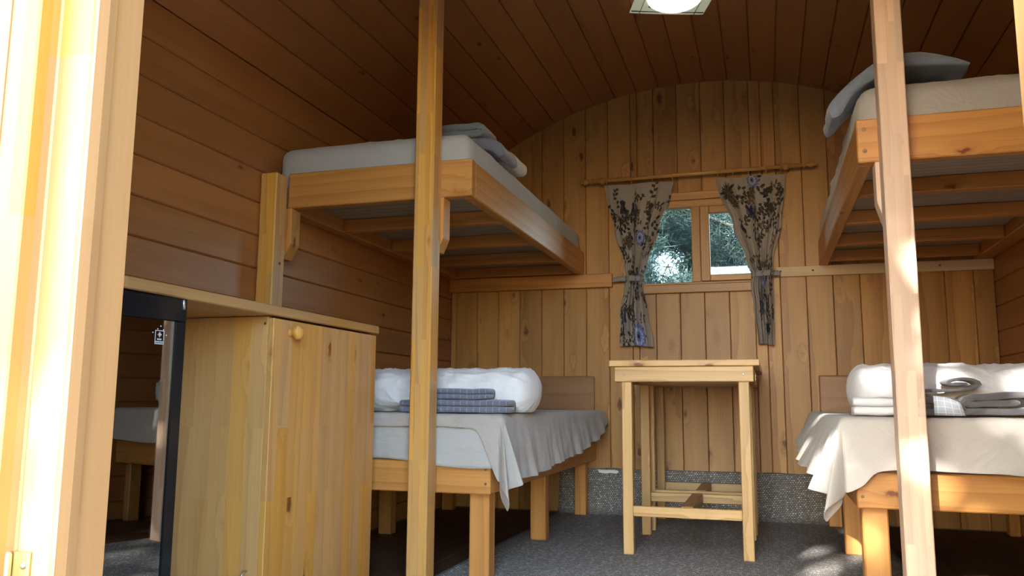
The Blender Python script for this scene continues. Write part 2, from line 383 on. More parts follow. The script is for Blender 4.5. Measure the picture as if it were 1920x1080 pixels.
# ceiling shell
bm = bmesh.new(); NS = 40; rows = []
for i in range(NS+1):
    th = -TH0-0.02+2*(TH0+0.02)*i/NS
    rows.append([bm.verts.new((XC+q*math.sin(th), yy, ZC+q*math.cos(th))) for q, yy in ((R+0.022, YF-0.1), (R+0.022, YB+0.1), (R+0.07, YB+0.1), (R+0.07, YF-0.1))])
for i in range(NS):
    for k in range(4): bm.faces.new((rows[i][k], rows[i+1][k], rows[i+1][(k+1) % 4], rows[i][(k+1) % 4]))
bm.faces.new(rows[0]); bm.faces.new(rows[-1][::-1])
ceil = tag(obj('ceiling', bm, MT['shell']), kind='structure')
nb = 25; dth = 2*TH0/nb
for i in range(nb):
    th = -TH0+dth*(i+0.5)
    q = R*math.cos(dth/2)
    extrude_board('board', MT['ceil'], ceil, board_section(2*R*math.sin(dth/2)+0.0006), (XC+q*math.sin(th), YF, ZC+q*math.cos(th)), (math.cos(th), 0, -math.sin(th)), (-math.sin(th), 0, -math.cos(th)), (0, YB-YF, 0))

# back wall : shell pieces around the window opening, planks
WX0, WX1, WZ0, WZ1 = -0.69, 0.02, 1.275, 1.815
def arc_poly(x0, x1, z0, extra=0.012, n=12):
    return [(x0, z0)]+[(x1, z0)]+[(x1+(x0-x1)*k/n, zarc(max(XL, min(XR, x1+(x0-x1)*k/n)))+extra) for k in range(n+1)]
bm = bmesh.new()
def prism_into(bm, pts, a0, a1):
    A = [bm.verts.new((p[0], a0, p[1])) for p in pts]; B = [bm.verts.new((p[0], a1, p[1])) for p in pts]; n = len(pts)
    bm.faces.new(A); bm.faces.new(B[::-1])
    for i in range(n): bm.faces.new((A[i], B[i], B[(i+1) % n], A[(i+1) % n]))
Y0s, Y1s = YB+0.019, YB+0.07
prism_into(bm, arc_poly(XL-0.01, WX0, -0.02), Y0s, Y1s); prism_into(bm, arc_poly(WX1, XR+0.01, -0.02), Y0s, Y1s)
prism_into(bm, arc_poly(WX0, WX1, WZ1), Y0s, Y1s); prism_into(bm, [(WX0, -0.02), (WX1, -0.02), (WX1, WZ0), (WX0, WZ0)], Y0s, Y1s)
wb = tag(obj('wall_back', bm, MT['shell']), kind='structure')
def back_plank(x0, x1, z0, z1a, z1b):
    sec = board_section(x1-x0, 0.018, 0.003, 0.004, 0.0008); xm = (x0+x1)/2
    bm = bmesh.new()
    def zt(x): return z1a+(z1b-z1a)*(x-x0)/(x1-x0)
    A = [bm.verts.new((xm+t, YB-n, z0)) for t, n in sec]; B = [bm.verts.new((xm+t, YB-n, zt(xm+t))) for t, n in sec]
    k = len(sec); bm.faces.new(A); bm.faces.new(B[::-1])
    for i in range(k): bm.faces.new((A[i], B[i], B[(i+1) % k], A[(i+1) % k]))
    obj('plank', bm, MT['back'], wb)
xs = [XL]+[-1.554+0.1375*k for k in range(-2, 20)]+[XR]
for a, b in zip(xs[:-1], xs[1:]):
    za, zb = zarc(a)+0.012, zarc(b)+0.012
    if b <= WX0 or a >= WX1: back_plank(a, b, 0.0, za, zb); continue
    for lo, hi, inw in ((a, min(b, WX0), False), (max(a, WX0), min(b, WX1), True), (max(a, WX1), b, False)):
        if hi-lo < 0.012: continue
        if inw: back_plank(lo, hi, 0.0, WZ0, WZ0); back_plank(lo, hi, WZ1, zarc(lo)+0.012, zarc(hi)+0.012)
        else: back_plank(lo, hi, 0.0, zarc(lo)+0.012, zarc(hi)+0.012)

# front wall with the door opening the photograph is taken through
DX0, DX1, DZ = -0.70, 0.214, 2.06
bm = bmesh.new()
prism_into(bm, arc_poly(XL-0.01, DX0-0.07, -0.02), 0.70, 0.76); prism_into(bm, arc_poly(DX1+0.07, XR+0.01, -0.02), 0.70, 0.76)
prism_into(bm, arc_poly(DX0-0.07, DX1+0.07, DZ+0.05), 0.70, 0.76)
wf = tag(obj('wall_front', bm, MT['ceil']), kind='structure')

# door frame
df = thing('door_1', None, None, (DX0, 0.72, 0)); df['kind'] = 'structure'
prism('door_jamb', MT['jamby'], df, [(DX0, 0.686), (DX0, 0.76), (DX0-0.07, 0.76), (DX0-0.07, 0.66), (DX0-0.049, 0.66), (DX0-0.046, 0.686)], -0.02, DZ, 'xy', bev=0.002)
prism('door_stop', MT['jamb'], df, [(DX0+0.004, 0.688), (DX0+0.007, 0.70), (DX0+0.006, 0.712), (DX0, 0.716), (DX0, 0.688)], -0.02, DZ, 'xy')
box('door_jamb', MT['jamby'], df, DX1, DX1+0.07, 0.672, 0.76, -0.02, DZ, 0.003)
box('door_head', MT['beamx'], df, DX0-0.07, DX1+0.07, 0.68, 0.76, DZ, DZ+0.05, 0.003)
box('threshold', MT['beamx'], df, DX0-0.07, DX1+0.07, 0.66, 0.76, -0.05, -0.008, 0.003)

# opened door leaf, folded back beside the opening
HX, HY = DX0-0.056, 0.668
dl = bpy.data.objects.new('door_leaf', None); C.objects.link(dl); dl.location = (HX, HY, 0)
tag(dl, 'sunlit laminated wooden door leaf swung outwards at the left edge, hung beside the door frame', 'door')
def leaf(name, m, a0, a1, b0, b1, z0, z1, bev=0.003):
    o = obj(name, boxb(bmesh.new(), a0, a1, b0, b1, z0, z1, bev), m); o.parent = dl; return o
# local: +x runs from the hinge along the leaf, -y is the leaf's inner face
LW = 0.86
leaf('stile', MT['jamb'], 0.0, 0.030, 0.0, 0.042, 0.02, 2.03)
leaf('stile', MT['jamb'], 0.030, 0.115, 0.006, 0.042, 0.02, 2.03)
leaf('stile', MT['jamb'], LW-0.115, LW, 0.0, 0.042, 0.02, 2.03)
for a, b in ((0.02, 0.16), (1.0, 1.10), (1.90, 2.03)): leaf('rail', MT['beamx'], 0.115, LW-0.115, 0.004, 0.042, a, b)
for k in range(6): leaf('panel_board', MT['jamb'], 0.115+k*(LW-0.23)/6, 0.115+(k+1)*(LW-0.23)/6-0.001, 0.014, 0.034, 0.16, 1.90, 0.003)
dl.rotation_euler = (0, 0, PI+math.radians(28))
for ch in dl.children:                      # mirror so that the inner face looks at the viewer
    for v in ch.data.vertices: v.co.y = -v.co.y
    ch.data.flip_normals()
# hinge
hg = thing('hinge', 'small brass butt hinge joining the door leaf and door frame at lower left', 'hinge', (DX0-0.052, 0.684, 0.40))
box('hinge_leaf', MT['brass'], hg, DX0-0.045, DX0-0.024, 0.6830, 0.6862, 0.385, 0.466, 0.0006)
lathe_b = bmesh.new(); lathe(lathe_b, [(0.0045, 0), (0.0055, 0.004), (0.0055, 0.077), (0.0045, 0.081)], (DX0-0.050, 0.680, 0.385), n=12)
obj('hinge_knuckle', lathe_b, MT['brass'], hg, True)
o = boxb(bmesh.new(), DX0-0.080, DX0-0.055, 0.650, 0.6525, 0.385, 0.466, 0.0006)
bmesh.ops.rotate(o, verts=o.verts, cent=(DX0-0.055, 0.652, 0), matrix=Matrix.Rotation(math.radians(28), 3, 'Z'))
bmesh.ops.translate(o, verts=o.verts, vec=(0.0, 0.024, 0))
obj('hinge_leaf', o, MT['brass'], hg)
for zz in (0.452, 0.400):
    lb = lathe(bmesh.new(), [(0.0032, 0), (0.0036, 0.0008), (0.0022, 0.0016)], (DX0-0.031, 0.6830, zz), (0, -1, 0), 10); obj('screw', lb, MT['steel'], hg, True)

# ---------------------------------------------------------------- ground, trees
gm, gt, gb, _ = newmat('dry leafy ground')
gtc = N(gt, 'ShaderNodeTexCoord'); gn = N(gt, 'ShaderNodeTexNoise', Vector=gtc.outputs['Object'], Scale=3.0, Detail=6.0)
gt.links.new(ramp(gt, gn.outputs[0], [(0.35, (0.07, 0.075, 0.05)), (0.6, (0.15, 0.15, 0.11))]), gb.inputs['Base Color']); gb.inputs['Roughness'].default_value = 0.95
ground = tag(grid('ground', lambda u, v: Vector((-40+80*u, -40+80*v, -0.75+0.06*fn(u*9, v*9, 0))), 40, 40, gm), kind='structure')
bark = plain('grey bark', (0.10, 0.085, 0.07), 0.9)
leafm, lt, lb_, _ = newmat('dark bluish needles')
loi = N(lt, 'ShaderNodeTexCoord'); lno = N(lt, 'ShaderNodeTexNoise', Vector=loi.outputs['Object'], Scale=2.5, Detail=2.0)
lt.links.new(mixc(lt, lno.outputs[0], (0.012, 0.026, 0.022), (0.045, 0.075, 0.058)), lb_.inputs['Base Color']); lb_.inputs['Roughness'].default_value = 0.6
def needle_mesh(name, pts, m, parent, ln=0.10, wd=0.008, per=10, seed=1):
    g = np.random.default_rng(seed); P = np.repeat(np.array(pts), per, axis=0); n = len(P)
    D = g.normal(size=(n, 3)); D /= np.linalg.norm(D, axis=1)[:, None]
    U = np.cross(D, g.normal(size=(n, 3))); U /= np.linalg.norm(U, axis=1)[:, None]
    L = ln*(0.6+0.8*g.random((n, 1))); W = wd*(0.7+0.6*g.random((n, 1)))
    P = P+g.normal(size=(n, 3))*ln*0.35
    V = np.stack([P-U*W, P+U*W, P+D*L+U*W*0.4, P+D*L-U*W*0.4], 1).reshape(-1, 3)-np.array(world_loc(parent))
    F = np.arange(n*4).reshape(-1, 4)
    me = bpy.data.meshes.new(name); me.from_pydata(V.tolist(), [], F.tolist()); me.materials.append(m)
    o = bpy.data.objects.new(name, me); C.objects.link(o); o.parent = parent; o['kind'] = 'stuff'; return o
def make_tree(label, base, height, lean, crown, nb, seed, ln=0.1, wd=0.008, per=12, tips=14, lo=0.25, group=None, r0=0.11):
    g = random.Random(seed); b = Vector(base)
    t = thing('tree', label, 'tree', base, group)
    top = b+Vector((lean[0], lean[1], height)); bm = bmesh.new()
    trunk = [b.lerp(top, k/8)+Vector((g.uniform(-.05, .05), g.uniform(-.05, .05), 0))*(k > 0) for k in range(9)]
    tube(bm, trunk, [r0*(1-0.8*k/8) for k in range(9)], 9); obj('trunk', bm, bark, t, True)
    bm = bmesh.new(); pts = []
    for i in range(nb):
        f = lo+(0.97-lo)*i/nb; p = b.lerp(top, f); a = g.uniform(0, 2*PI); L = crown*(1-0.55*f)*g.uniform(0.7, 1.15)
        d = Vector((math.cos(a), math.sin(a), g.uniform(-0.1, 0.45))).normalized(); q = p.copy(); ch = [q.copy()]
        for k in range(6):
            d = (d+Vector((g.uniform(-.3, .3), g.uniform(-.3, .3), g.uniform(-.2, .25)))).normalized(); q = q+d*L/6; ch.append(q.copy())
            for s in range(tips):
                pts.append(tuple(q+Vector((g.gauss(0, .16), g.gauss(0, .16), g.gauss(0, .12)))*crown*0.45))
            if k > 0 and k % 2 == 0:
                e = q+Vector((g.uniform(-1, 1), g.uniform(-1, 1), g.uniform(-.4, .6)))*L*0.3
                tube(bm, [q, q.lerp(e, .5)+Vector((0, 0, .03)), e], [0.010, 0.007, 0.003], 5)
        tube(bm, ch, [0.032*(1-k/7) for k in range(7)], 6)
    o = obj('branches', bm, bark, t, True); o['kind'] = 'stuff'
    needle_mesh('foliage', pts, leafm, t, ln, wd, per, seed)
    return t
TG = None
make_tree('dark tree with a thick trunk close outside the left window pane', (-1.15, 8.0, -0.75), 5.6, (0.1, 0.2), 1.5, 30, 3, per=34, wd=0.0028, ln=0.09, r0=0.13)
make_tree('tree with forking bare branches outside the right window pane', (0.55, 8.4, -0.75), 5.2, (-0.9, 0.1), 1.5, 24, 5, per=22, lo=0.4, wd=0.0028, ln=0.09, r0=0.10)
for i_, (tx, ty, th_) in enumerate(((-4.6, 14.0, 8.0), (-1.1, 12.4, 8.4), (2.2, 15.0, 7.6), (-1.3, 18.5, 9.5))):
    make_tree(('tall dense evergreen behind the wagon, furthest to the left', 'tall dense evergreen straight behind the left window pane', 'tall dense evergreen behind the wagon, furthest to the right', 'tall evergreen at the back, beyond the other trees')[i_],
              (tx, ty, -0.75), th_, (0.2, 0.0), 2.6, 34, 8+i_, per=16, ln=0.15, wd=0.010, lo=0.12, group='evergreens behind the wagon')
# the tree whose crown dapples the sunlight
lc = Vector((-0.25, 0.7, 0.85))-sd*7.0
make_tree('tree standing in front of the doorway, its crown dappling the sunlight', (lc.x-2.0, lc.y-0.8, -0.75), 6.2, (2.0, 0.8), 2.3, 34, 21, ln=0.20, wd=0.055, per=1, tips=9, lo=0.42, r0=0.14)

# ---------------------------------------------------------------- carpet
prof = [(0.78, 0.0), (4.0, 0.0), (4.60, 0.0), (4.66, 0.001)]
for k in range(1, 9):
    a = k/8*PI/2*0.97; prof.append((4.66+0.065*math.sin(a), 0.065-0.065*math.cos(a)))
prof += [(4.733, 0.12), (4.738, 0.19), (4.742, 0.243), (4.746, 0.256)]
arcl = [0]
for a, b in zip(prof[:-1], prof[1:]): arcl.append(arcl[-1]+math.hypot(b[0]-a[0], b[1]-a[1]))
CX0, CX1 = -1.165, 0.50
nu = 60
bm = bmesh.new(); uvl = bm.loops.layers.uv.new('UVMap'); ys = []
for i, (yy, zz) in enumerate(prof):
    ys.append([bm.verts.new((CX0+(CX1-CX0)*k/nu + (0.012*fn(yy*1.7, k*0.0, 3) if k in (0, nu) else 0), yy-0.004*fn(k*0.25, zz*6, 1)*(zz > 0.05), zz+(0.006*fn(k*0.22, 2, 5) if i == len(prof)-1 else 0))) for k in range(nu+1)])
for i in range(len(prof)-1):
    for k in range(nu):
        f = bm.faces.new((ys[i][k], ys[i][k+1], ys[i+1][k+1], ys[i+1][k]))
        for l, (a, b) in zip(f.loops, ((i, k), (i, k+1), (i+1, k+1), (i+1, k))): l[uvl].uv = ((CX1-CX0)*b/nu, arcl[a])
bmesh.ops.recalc_face_normals(bm, faces=bm.faces)
ret = bmesh.ops.solidify(bm, geom=list(bm.faces), thickness=0.005)
zmin = min(v.co.z for v in bm.verts); zmax_floor = max(v.co.z for v in bm.verts if v.co.y < 4)
bmesh.ops.translate(bm, verts=bm.verts, vec=(0, 0, -zmax_floor))
tag(obj('carpet', bm, MT['carpet'], None, True), 'grey-brown woven sisal carpet on the floor, turned up against the back wall', 'carpet')
# torn paper label stuck on the upturned carpet
bm = bmesh.new()
pp = [(-0.935, 0.246), (-0.90, 0.243), (-0.86, 0.244), (-0.822, 0.242), (-0.815, 0.232), (-0.83, 0.224), (-0.86, 0.228), (-0.89, 0.222), (-0.93, 0.229)]
prism_into(bm, pp, 4.722, 4.7235)
tag(obj('paper_scrap', bm, MT['paper']), 'torn white paper label on the top edge of the upturned carpet', 'paper')

# ---------------------------------------------------------------- beds
def lower_bed(label, sgn, y0):
    """sgn=-1 left bed (wall at XL), +1 right bed"""
    mx = lambda x: x if sgn < 0 else 2*XC-x+(0.044 if False else 0)
    dx = 0 if sgn < 0 else 0.031
    def bx(name, m, x0, x1, *a):
        X0, X1 = sorted((mx(x0)+dx, mx(x1)+dx))
        return box(name, m, t, X0, min(X1, XR-0.001) if sgn > 0 else X1, *a)
    t = thing('bed', label, 'bed', (mx(-1.4), 3.7, 0))
    yb = YB-0.022
    bx('front_beam', MT['beamx'], -1.862, -0.941, y0, y0+0.045, 0.298, 0.411, 0.004)
    bx('side_rail', MT['beamy'], -0.988, -0.943, y0+0.046, yb-0.025, 0.298, 0.405, 0.004)
    bx('wall_rail', MT['beamy'], -1.862, -1.815, y0+0.046, yb-0.025, 0.298, 0.405, 0.004)
    for k, yy in enumerate(np.linspace(y0+0.35, yb-0.35, 5)): bx('slat', MT['beamx'], -1.814, -0.989, yy-0.04, yy+0.04, 0.375, 0.400, 0.002)
    hb = bx('headboard', MT['head'], -1.862, -0.952, yb-0.022, yb, 0.36, 0.776, 0.008, 2)
    if sgn < 0:
        L = [(-1.035, -0.960, y0+0.046, y0+0.116), (-1.055, -0.982, 3.725, 3.79), (-1.05, -0.985, 4.62, 4.685), (-1.80, -1.735, 3.68, 3.745), (-1.85, -1.785, 4.62, 4.685), (-1.85, -1.785, y0+0.06, y0+0.125)]
    else:
        L = [(-1.035, -0.958, y0+0.046, y0+0.116), (-1.04, -0.975, 3.80, 3.86), (-1.03, -0.965, 4.62, 4.685), (-1.80, -1.735, 3.68, 3.745), (-1.85, -1.785, 4.62, 4.685), (-1.85, -1.785, y0+0.06, y0+0.125)]
    for a in L: bx('leg', MT['beamz'], a[0], a[1], a[2], a[3], 0.0 if a[0] > -1.2 else -0.006, 0.2975, 0.004)
    for zz in (0.335, 0.385):
        obj('screw', lathe(bmesh.new(), [(0.004, 0), (0.005, 0.001), (0.003, 0.002)], (mx(-0.958)+dx, y0-0.0005, zz), (0, -1, 0), 8), MT['screw'], t)
    return t
lower_bed('lower wooden bed left of the tables, grey cover trailing over its corner', -1, 2.805)
lower_bed('lower wooden bed at right, its pale cover lit by the sun', 1, 2.85)

def soft_box(name, m, parent, x0, x1, y0, y1, z0, z1, r=0.05, amp=0.004, seed=0, crown=0.0, n=(40, 60, 8), overhang=None):
    """rounded mattress: closed surface from a subdivided cube"""
    bm = bmesh.new()
    nx, ny, nz = n
    cx, cy, cz = (x0+x1)/2, (y0+y1)/2, (z0+z1)/2; hx, hy, hz = (x1-x0)/2, (y1-y0)/2, (z1-z0)/2
    def rnd(p):
        q = Vector((p[0]*hx, p[1]*hy, p[2]*hz)); rr = min(r, hz*0.95)
        c = Vector((max(-hx+rr, min(hx-rr, q.x)), max(-hy+rr, min(hy-rr, q.y)), max(-hz+rr, min(hz-rr, q.z))))
        d = q-c
        if d.length > 1e-6: q = c+d.normalized()*rr if d.length > rr else q
        w_ = amp*0.8*(1-min(1, abs(fn(q.x*5+seed, q.y*3, q.z*9))*5))**3+fn(q.x*6+seed, q.y*6, q.z*6)*amp+fn(q.x*25+seed, q.y*9, q.z*25)*amp*0.35
        nrm = Vector((p[0]**5, p[1]**5, p[2]**5)); nrm = nrm.normalized() if nrm.length > 0 else nrm
        q = q+nrm*w_
        if q.z > 0: q.z += crown*(1-p[0]**2)*(1-p[1]**4)
        return q+Vector((cx, cy, cz))
    def face(F, a, b):
        V = [[bm.verts.new(rnd(F(-1+2*i/a, -1+2*j/b))) for j in range(b+1)] for i in range(a+1)]
        for i in range(a):
            for j in range(b): bm.faces.new((V[i][j], V[i+1][j], V[i+1][j+1], V[i][j+1]))
    face(lambda u, v: (u, v, 1), nx, ny); face(lambda u, v: (u, v, -1), nx, ny)
    face(lambda u, v: (u, -1, v), nx, nz); face(lambda u, v: (u, 1, v), nx, nz)
    face(lambda u, v: (1, u, v), ny, nz); face(lambda u, v: (-1, u, v), ny, nz)
    bmesh.ops.remove_doubles(bm, verts=bm.verts, dist=0.0008)
    return obj(name, bm, m, parent, True)
tag(soft_box('mattress', MT['fitted'], None, -1.855, -0.915, 2.803, 4.71, 0.412, 0.572, 0.035, 0.004, 1), 'thick mattress in a light grey fitted sheet on the left lower bed', 'mattress')
tag(soft_box('mattress', MT['fitted'], None, 0.245, 1.148, 2.852, 4.71, 0.412, 0.572, 0.035, 0.004, 5), 'thick mattress under the pale sunlit cover on the right lower bed', 'mattress')
# fitted sheet skirt at the foot of the left bed
def sk(u, v):
    x = -1.85+u*(0.943); z = 0.568-v*(0.158+0.012*math.sin(u*9)+0.012*u)
    return Vector((x+0.01*v*(u > 0.95), 2.794-0.004*v+0.003*fn(x*9, z*14, 0)+0.002*math.sin(x*40)*v, z))
tag(grid('fitted_sheet', sk, 90, 14, MT['fitted'], thick=0.002), 'light grey sheet hanging over the foot beam of the left lower bed, below the cover', 'sheet')

def drape(name, label, m, sgn, ex, ey, wx, hy, zt, side_drop, front_drop, flare, amp, freq, seed=0, kcorner=6, out0=0.012):
    """cloth lying over the bed top and hanging on the aisle side and at the foot"""
    NU, NV, NS, NF = 26, 80, 16, 16
    Ds, Dv = side_drop(ey), front_drop(ex)
    def off(r): return out0*min(1, r/0.02)**0.5
    def rz(r): return r if r > 0.02 else r*r/0.04+r*0.5   # soft edge
    def top(x, y):
        return zt+0.003*fn(x*7+seed, y*7, 0)+0.0022*fn(x*22+seed, y*13, 4)
    def P(i, j):
        # i: 0..NU on top from wall to aisle, NU..NU+NS hanging ; j: 0..NV head to foot, then hanging
        a = min(i, NU)/NU; b = min(j, NV)/NV
        x = wx+(ex-wx)*(1-(1-a)**1.3); y = hy+(ey-hy)*b
        s = max(0, i-NU)/NS; f = max(0, j-NV)/NF
        if s == 0 and f == 0: return Vector((x, y, top(x, y)))
        if f == 0:
            du = s*side_drop(y)
            ff = fn(y*2.2+seed, 0.3, 5); o = off(du)+flare(y)*du+amp*(0.55+0.9*ff)*du*math.sin(freq*(y-ey)+2.2*ff)+0.30*amp*du*math.sin(freq*2.6*(y-ey)+3*ff)+0.16*amp*du*math.sin(freq*5.7*(y-ey))+0.010*fn(y*8+seed, du*8, 2)*min(1, du*15)
            return Vector((ex-sgn*o, y, top(ex, y)-rz(du)))
        if s == 0:
            dv = f*front_drop(x)
            o = off(dv)+0.04*dv+amp*0.35*dv*math.sin(freq*0.6*(x-ex))+0.007*fn(x*9+seed, dv*16, 7)*min(1, dv*15)
            return Vector((x, ey-o, top(x, ey)-rz(dv)))
        du, dv = s*Ds, f*Dv; r = math.hypot(du, dv); th = math.atan2(dv, du)
        o = off(r)+((flare(ey)*math.cos(th)+0.04*math.sin(th))*r)+amp*1.8*r*math.sin(kcorner*th)
        o = max(o, 0.004)
        return Vector((ex-sgn*o*math.cos(th), ey-o*math.sin(th), top(ex, ey)-rz(r)))
    bm = bmesh.new()
    V = [[bm.verts.new(P(i, j)) for j in range(NV+NF+1)] for i in range(NU+NS+1)]
    for i in range(NU+NS):
        for j in range(NV+NF): bm.faces.new((V[i][j], V[i+1][j], V[i+1][j+1], V[i][j+1]))
    bmesh.ops.recalc_face_normals(bm, faces=bm.faces)
    bmesh.ops.solidify(bm, geom=list(bm.faces), thickness=0.0022)
    o = obj(name, bm, m, None, True); tag(o, label, 'bed cover')
    sub = o.modifiers.new('sub', 'SUBSURF'); sub.levels = 1; sub.render_levels = 1
    return o
def interp(pts):
    def f(x):
        if x <= pts[0][0]: return pts[0][1]
        for (a, fa), (b, fb) in zip(pts[:-1], pts[1:]):
            if x <= b:
                k = (x-a)/(b-a); k = k*k*(3-2*k); return fa+(fb-fa)*k
        return pts[-1][1]
    return f
drape('bed_cover', 'taupe grey cover on the left lower bed, its corner trailing toward the floor', MT['sheettaupe'], -1, -0.899, 2.788, -1.855, 4.70, 0.580,
      interp([(2.75, 0.235), (3.1, 0.232), (3.8, 0.20), (4.35, 0.15), (4.62, 0.09), (4.7, 0.06)]),
      interp([(-1.86, 0.045), (-1.3, 0.050), (-1.15, 0.044), (-0.972, 0.050), (-0.942, 0.16), (-0.899, 0.235)]),
      interp([(2.75, 0.16), (3.5, 0.16), (4.6, 0.25)]), 0.10, 30, 1, 8)
drape('bed_cover', 'pale beige cover on the right lower bed, dappled by sunlight at its foot', MT['sheetpale'], 1, 0.228, 2.832, 1.148, 4.70, 0.582,
      interp([(2.8, 0.22), (3.3, 0.19), (4.2, 0.14), (4.62, 0.09)]),
      interp([(0.228, 0.235), (0.27, 0.22), (0.32, 0.165), (0.42, 0.160), (0.62, 0.166), (0.85, 0.172), (1.15, 0.16)]),
      interp([(2.8, 0.25), (3.4, 0.55), (4.2, 0.6), (4.6, 0.4)]), 0.12, 28, 9, 8)

# upper bunks
def upper_bunk(label, sgn, y0, rawpost):
    mx = lambda x: x if sgn < 0 else 2*XC-x
    def bx(name, m, x0, x1, *a):
        X0, X1 = sorted((mx(x0), mx(x1))); return box(name, m, t, X0, X1, *a)
    t = thing('bunk_frame', label, 'bunk bed', (mx(-1.4), 3.7, 0))
    yb = YB-0.044
    bx('front_beam', MT['beamx'], -1.788 if sgn < 0 else -1.862, -1.013, y0, y0+0.045, 1.378, 1.519, 0.004)
    bx('side_rail', MT['beamy'], -1.060, -1.0145, y0+0.046, YB-0.001, 1.378, 1.517, 0.004)
    bx('wall_rail', MT['beamy'], -1.862, -1.80 if sgn < 0 else -1.775, y0+0.046, YB-0.001, 1.378, 1.49, 0.004)
    for yy in ((3.25, 3.74, 4.23, 4.68) if sgn < 0 else (3.175, 3.665, 4.155, 4.60)):
        bx('slat', MT['beamx'], -1.799 if sgn < 0 else -1.774, -1.061, yy, yy+0.045, 1.380, 1.436, 0.003)
    bx('bed_board', MT['ply'], -1.799 if sgn < 0 else -1.774, -1.061, y0+0.047, YB-0.003, 1.437, 1.452, 0)
    if sgn < 0:
        bx('post', MT['postz'], -1.862, -1.790, 2.69, 2.768, 0.8955, 1.505, 0.004)
        bx('post', MT['postz'], -1.208, -1.133, 2.692, 2.768, 0.0, 2.34, 0.004)
        prism('brace', MT['beamz'], t, [(-1.862, 1.377), (-1.768, 1.377), (-1.768, 1.235), (-1.80, 1.175), (-1.862, 1.175)], 2.7695, 2.835, 'xz', 0.002)
        prism('brace', MT['beamz'], t, [(-1.21, 1.377), (-1.122, 1.377), (-1.122, 1.225), (-1.145, 1.172), (-1.21, 1.172)], 2.7695, 2.835, 'xz', 0.002)
        bm = lathe(bmesh.new(), [(0.006, 0), (0.006, 0.002), (0.003, 0.003)], (-1.790, 2.735, 1.15), (1, 0, 0), 10); obj('bolt', bm, MT['screw'], t)
    else:
        o = box('post', MT['raw'], t, 0.364, 0.441, 2.642, y0-0.001, 0.0, 2.34, 0.003); o['label'] = 'unvarnished pinkish laminated post'
        prism('brace', MT['raw'], t, [(0.44, 1.377), (0.352, 1.377), (0.352, 1.25), (0.372, 1.18), (0.44, 1.18)], y0+0.0, y0+0.065, 'xz', 0.002)
        for zz in (1.415, 1.485): obj('plug', lathe(bmesh.new(), [(0.007, 0), (0.007, 0.001), (0.005, 0.0015)], (0.325, y0, zz), (0, -1, 0), 12), MT['head'], t)
    return t
upper_bunk('upper bunk frame at left on a varnished post, its mattress sheet grey', -1, 2.77, False)
upper_bunk('upper bunk frame at right on an unvarnished laminated post', 1, 2.72, True)
tag(soft_box('mattress', MT['sheetgrey'], None, -1.850, -1.030, 2.785, 4.72, 1.453, 1.632, 0.045, 0.004, 2, crown=0.03), 'mattress in a blue-grey sheet on the left upper bunk', 'mattress')
tag(soft_box('mattress', MT['sheettaupe'], None, 0.312, 1.140, 2.735, 4.72, 1.453, 1.640, 0.06, 0.007, 8, crown=0.045), 'mattress in a beige sheet on the right upper bunk', 'mattress')

# ledges on the back wall
t = thing('wall_ledge', 'varnished wooden ledge under the far end of the left upper bunk', 'ledge', (-1.3, YB, 1.3))
box('ledge_board', MT['beamx'], t, -1.863, -0.842, YB-0.043, YB-0.0005, 1.297, 1.3775, 0.003)
t = thing('wall_ledge', 'raw pale batten under the far end of the right upper bunk', 'ledge', (0.6, YB, 1.3))
box('ledge_board', MT['rawx'], t, 0.076, 1.153, YB-0.022, YB-0.0005, 1.322, 1.3775, 0.002)
for x in (0.10, 0.27, 0.90):
    lb = lathe(bmesh.new(), [(0.0055, 0), (0.006, 0.001), (0.003, 0.002)], (x, YB-0.0215, 1.352), (0, -1, 0), 10); obj('screw', lb, MT['screw'], t, True)

# ---------------------------------------------------------------- window
W = thing('window_1', None, None, (-0.33, YB, 1.25)); W['kind'] = 'structure'
ya = YB-0.022
box('trim_top', MT['winx'], W, -0.715, 0.045, ya, YB-0.0005, 1.795, 1.843, 0.004)
box('trim_bottom', MT['winx'], W, -0.715, 0.045, ya-0.006, YB-0.0005, 1.250, 1.300, 0.004)
box('trim_side', MT['winz'], W, -0.715, -0.672, ya, YB-0.0005, 1.3005, 1.7945, 0.004)
box('trim_side', MT['winz'], W, 0.002, 0.045, ya, YB-0.0005, 1.3005, 1.7945, 0.004)
box('frame_head', MT['winx'], W, -0.672, 0.002, YB-0.012, YB+0.045, 1.752, 1.7945, 0.003)
box('frame_sill', MT['winx'], W, -0.672, 0.002, YB-0.012, YB+0.045, 1.3005, 1.312, 0.002)
box('mullion', MT['winz'], W, -0.381, -0.332, YB-0.014, YB+0.045, 1.312, 1.752, 0.003)
sash = box('sash_stile', MT['winz'], W, -0.331, -0.279, YB-0.026, YB+0.02, 1.313, 1.751, 0.004)
box('sash_stile', MT['winz'], W, -0.045, 0.001, YB-0.026, YB+0.02, 1.313, 1.751, 0.004)
box('sash_rail', MT['winx'], W, -0.279, -0.045, YB-0.026, YB+0.02, 1.313, 1.349, 0.004)
box('sash_rail', MT['winx'], W, -0.279, -0.045, YB-0.026, YB+0.02, 1.708, 1.751, 0.004)
bm = boxb(bmesh.new(), -0.671, -0.382, YB+0.022, YB+0.026, 1.3125, 1.7515, 0)
bmesh.ops.rotate(bm, verts=bm.verts, cent=(-0.5265, YB+0.024, 1.53), matrix=Matrix.Rotation(math.radians(-1.2), 3, 'Z')); obj('pane', bm, MT['glass'], W)
box('pane', MT['glass'], W, -0.278, -0.046, YB-0.002, YB+0.002, 1.3495, 1.7075, 0)
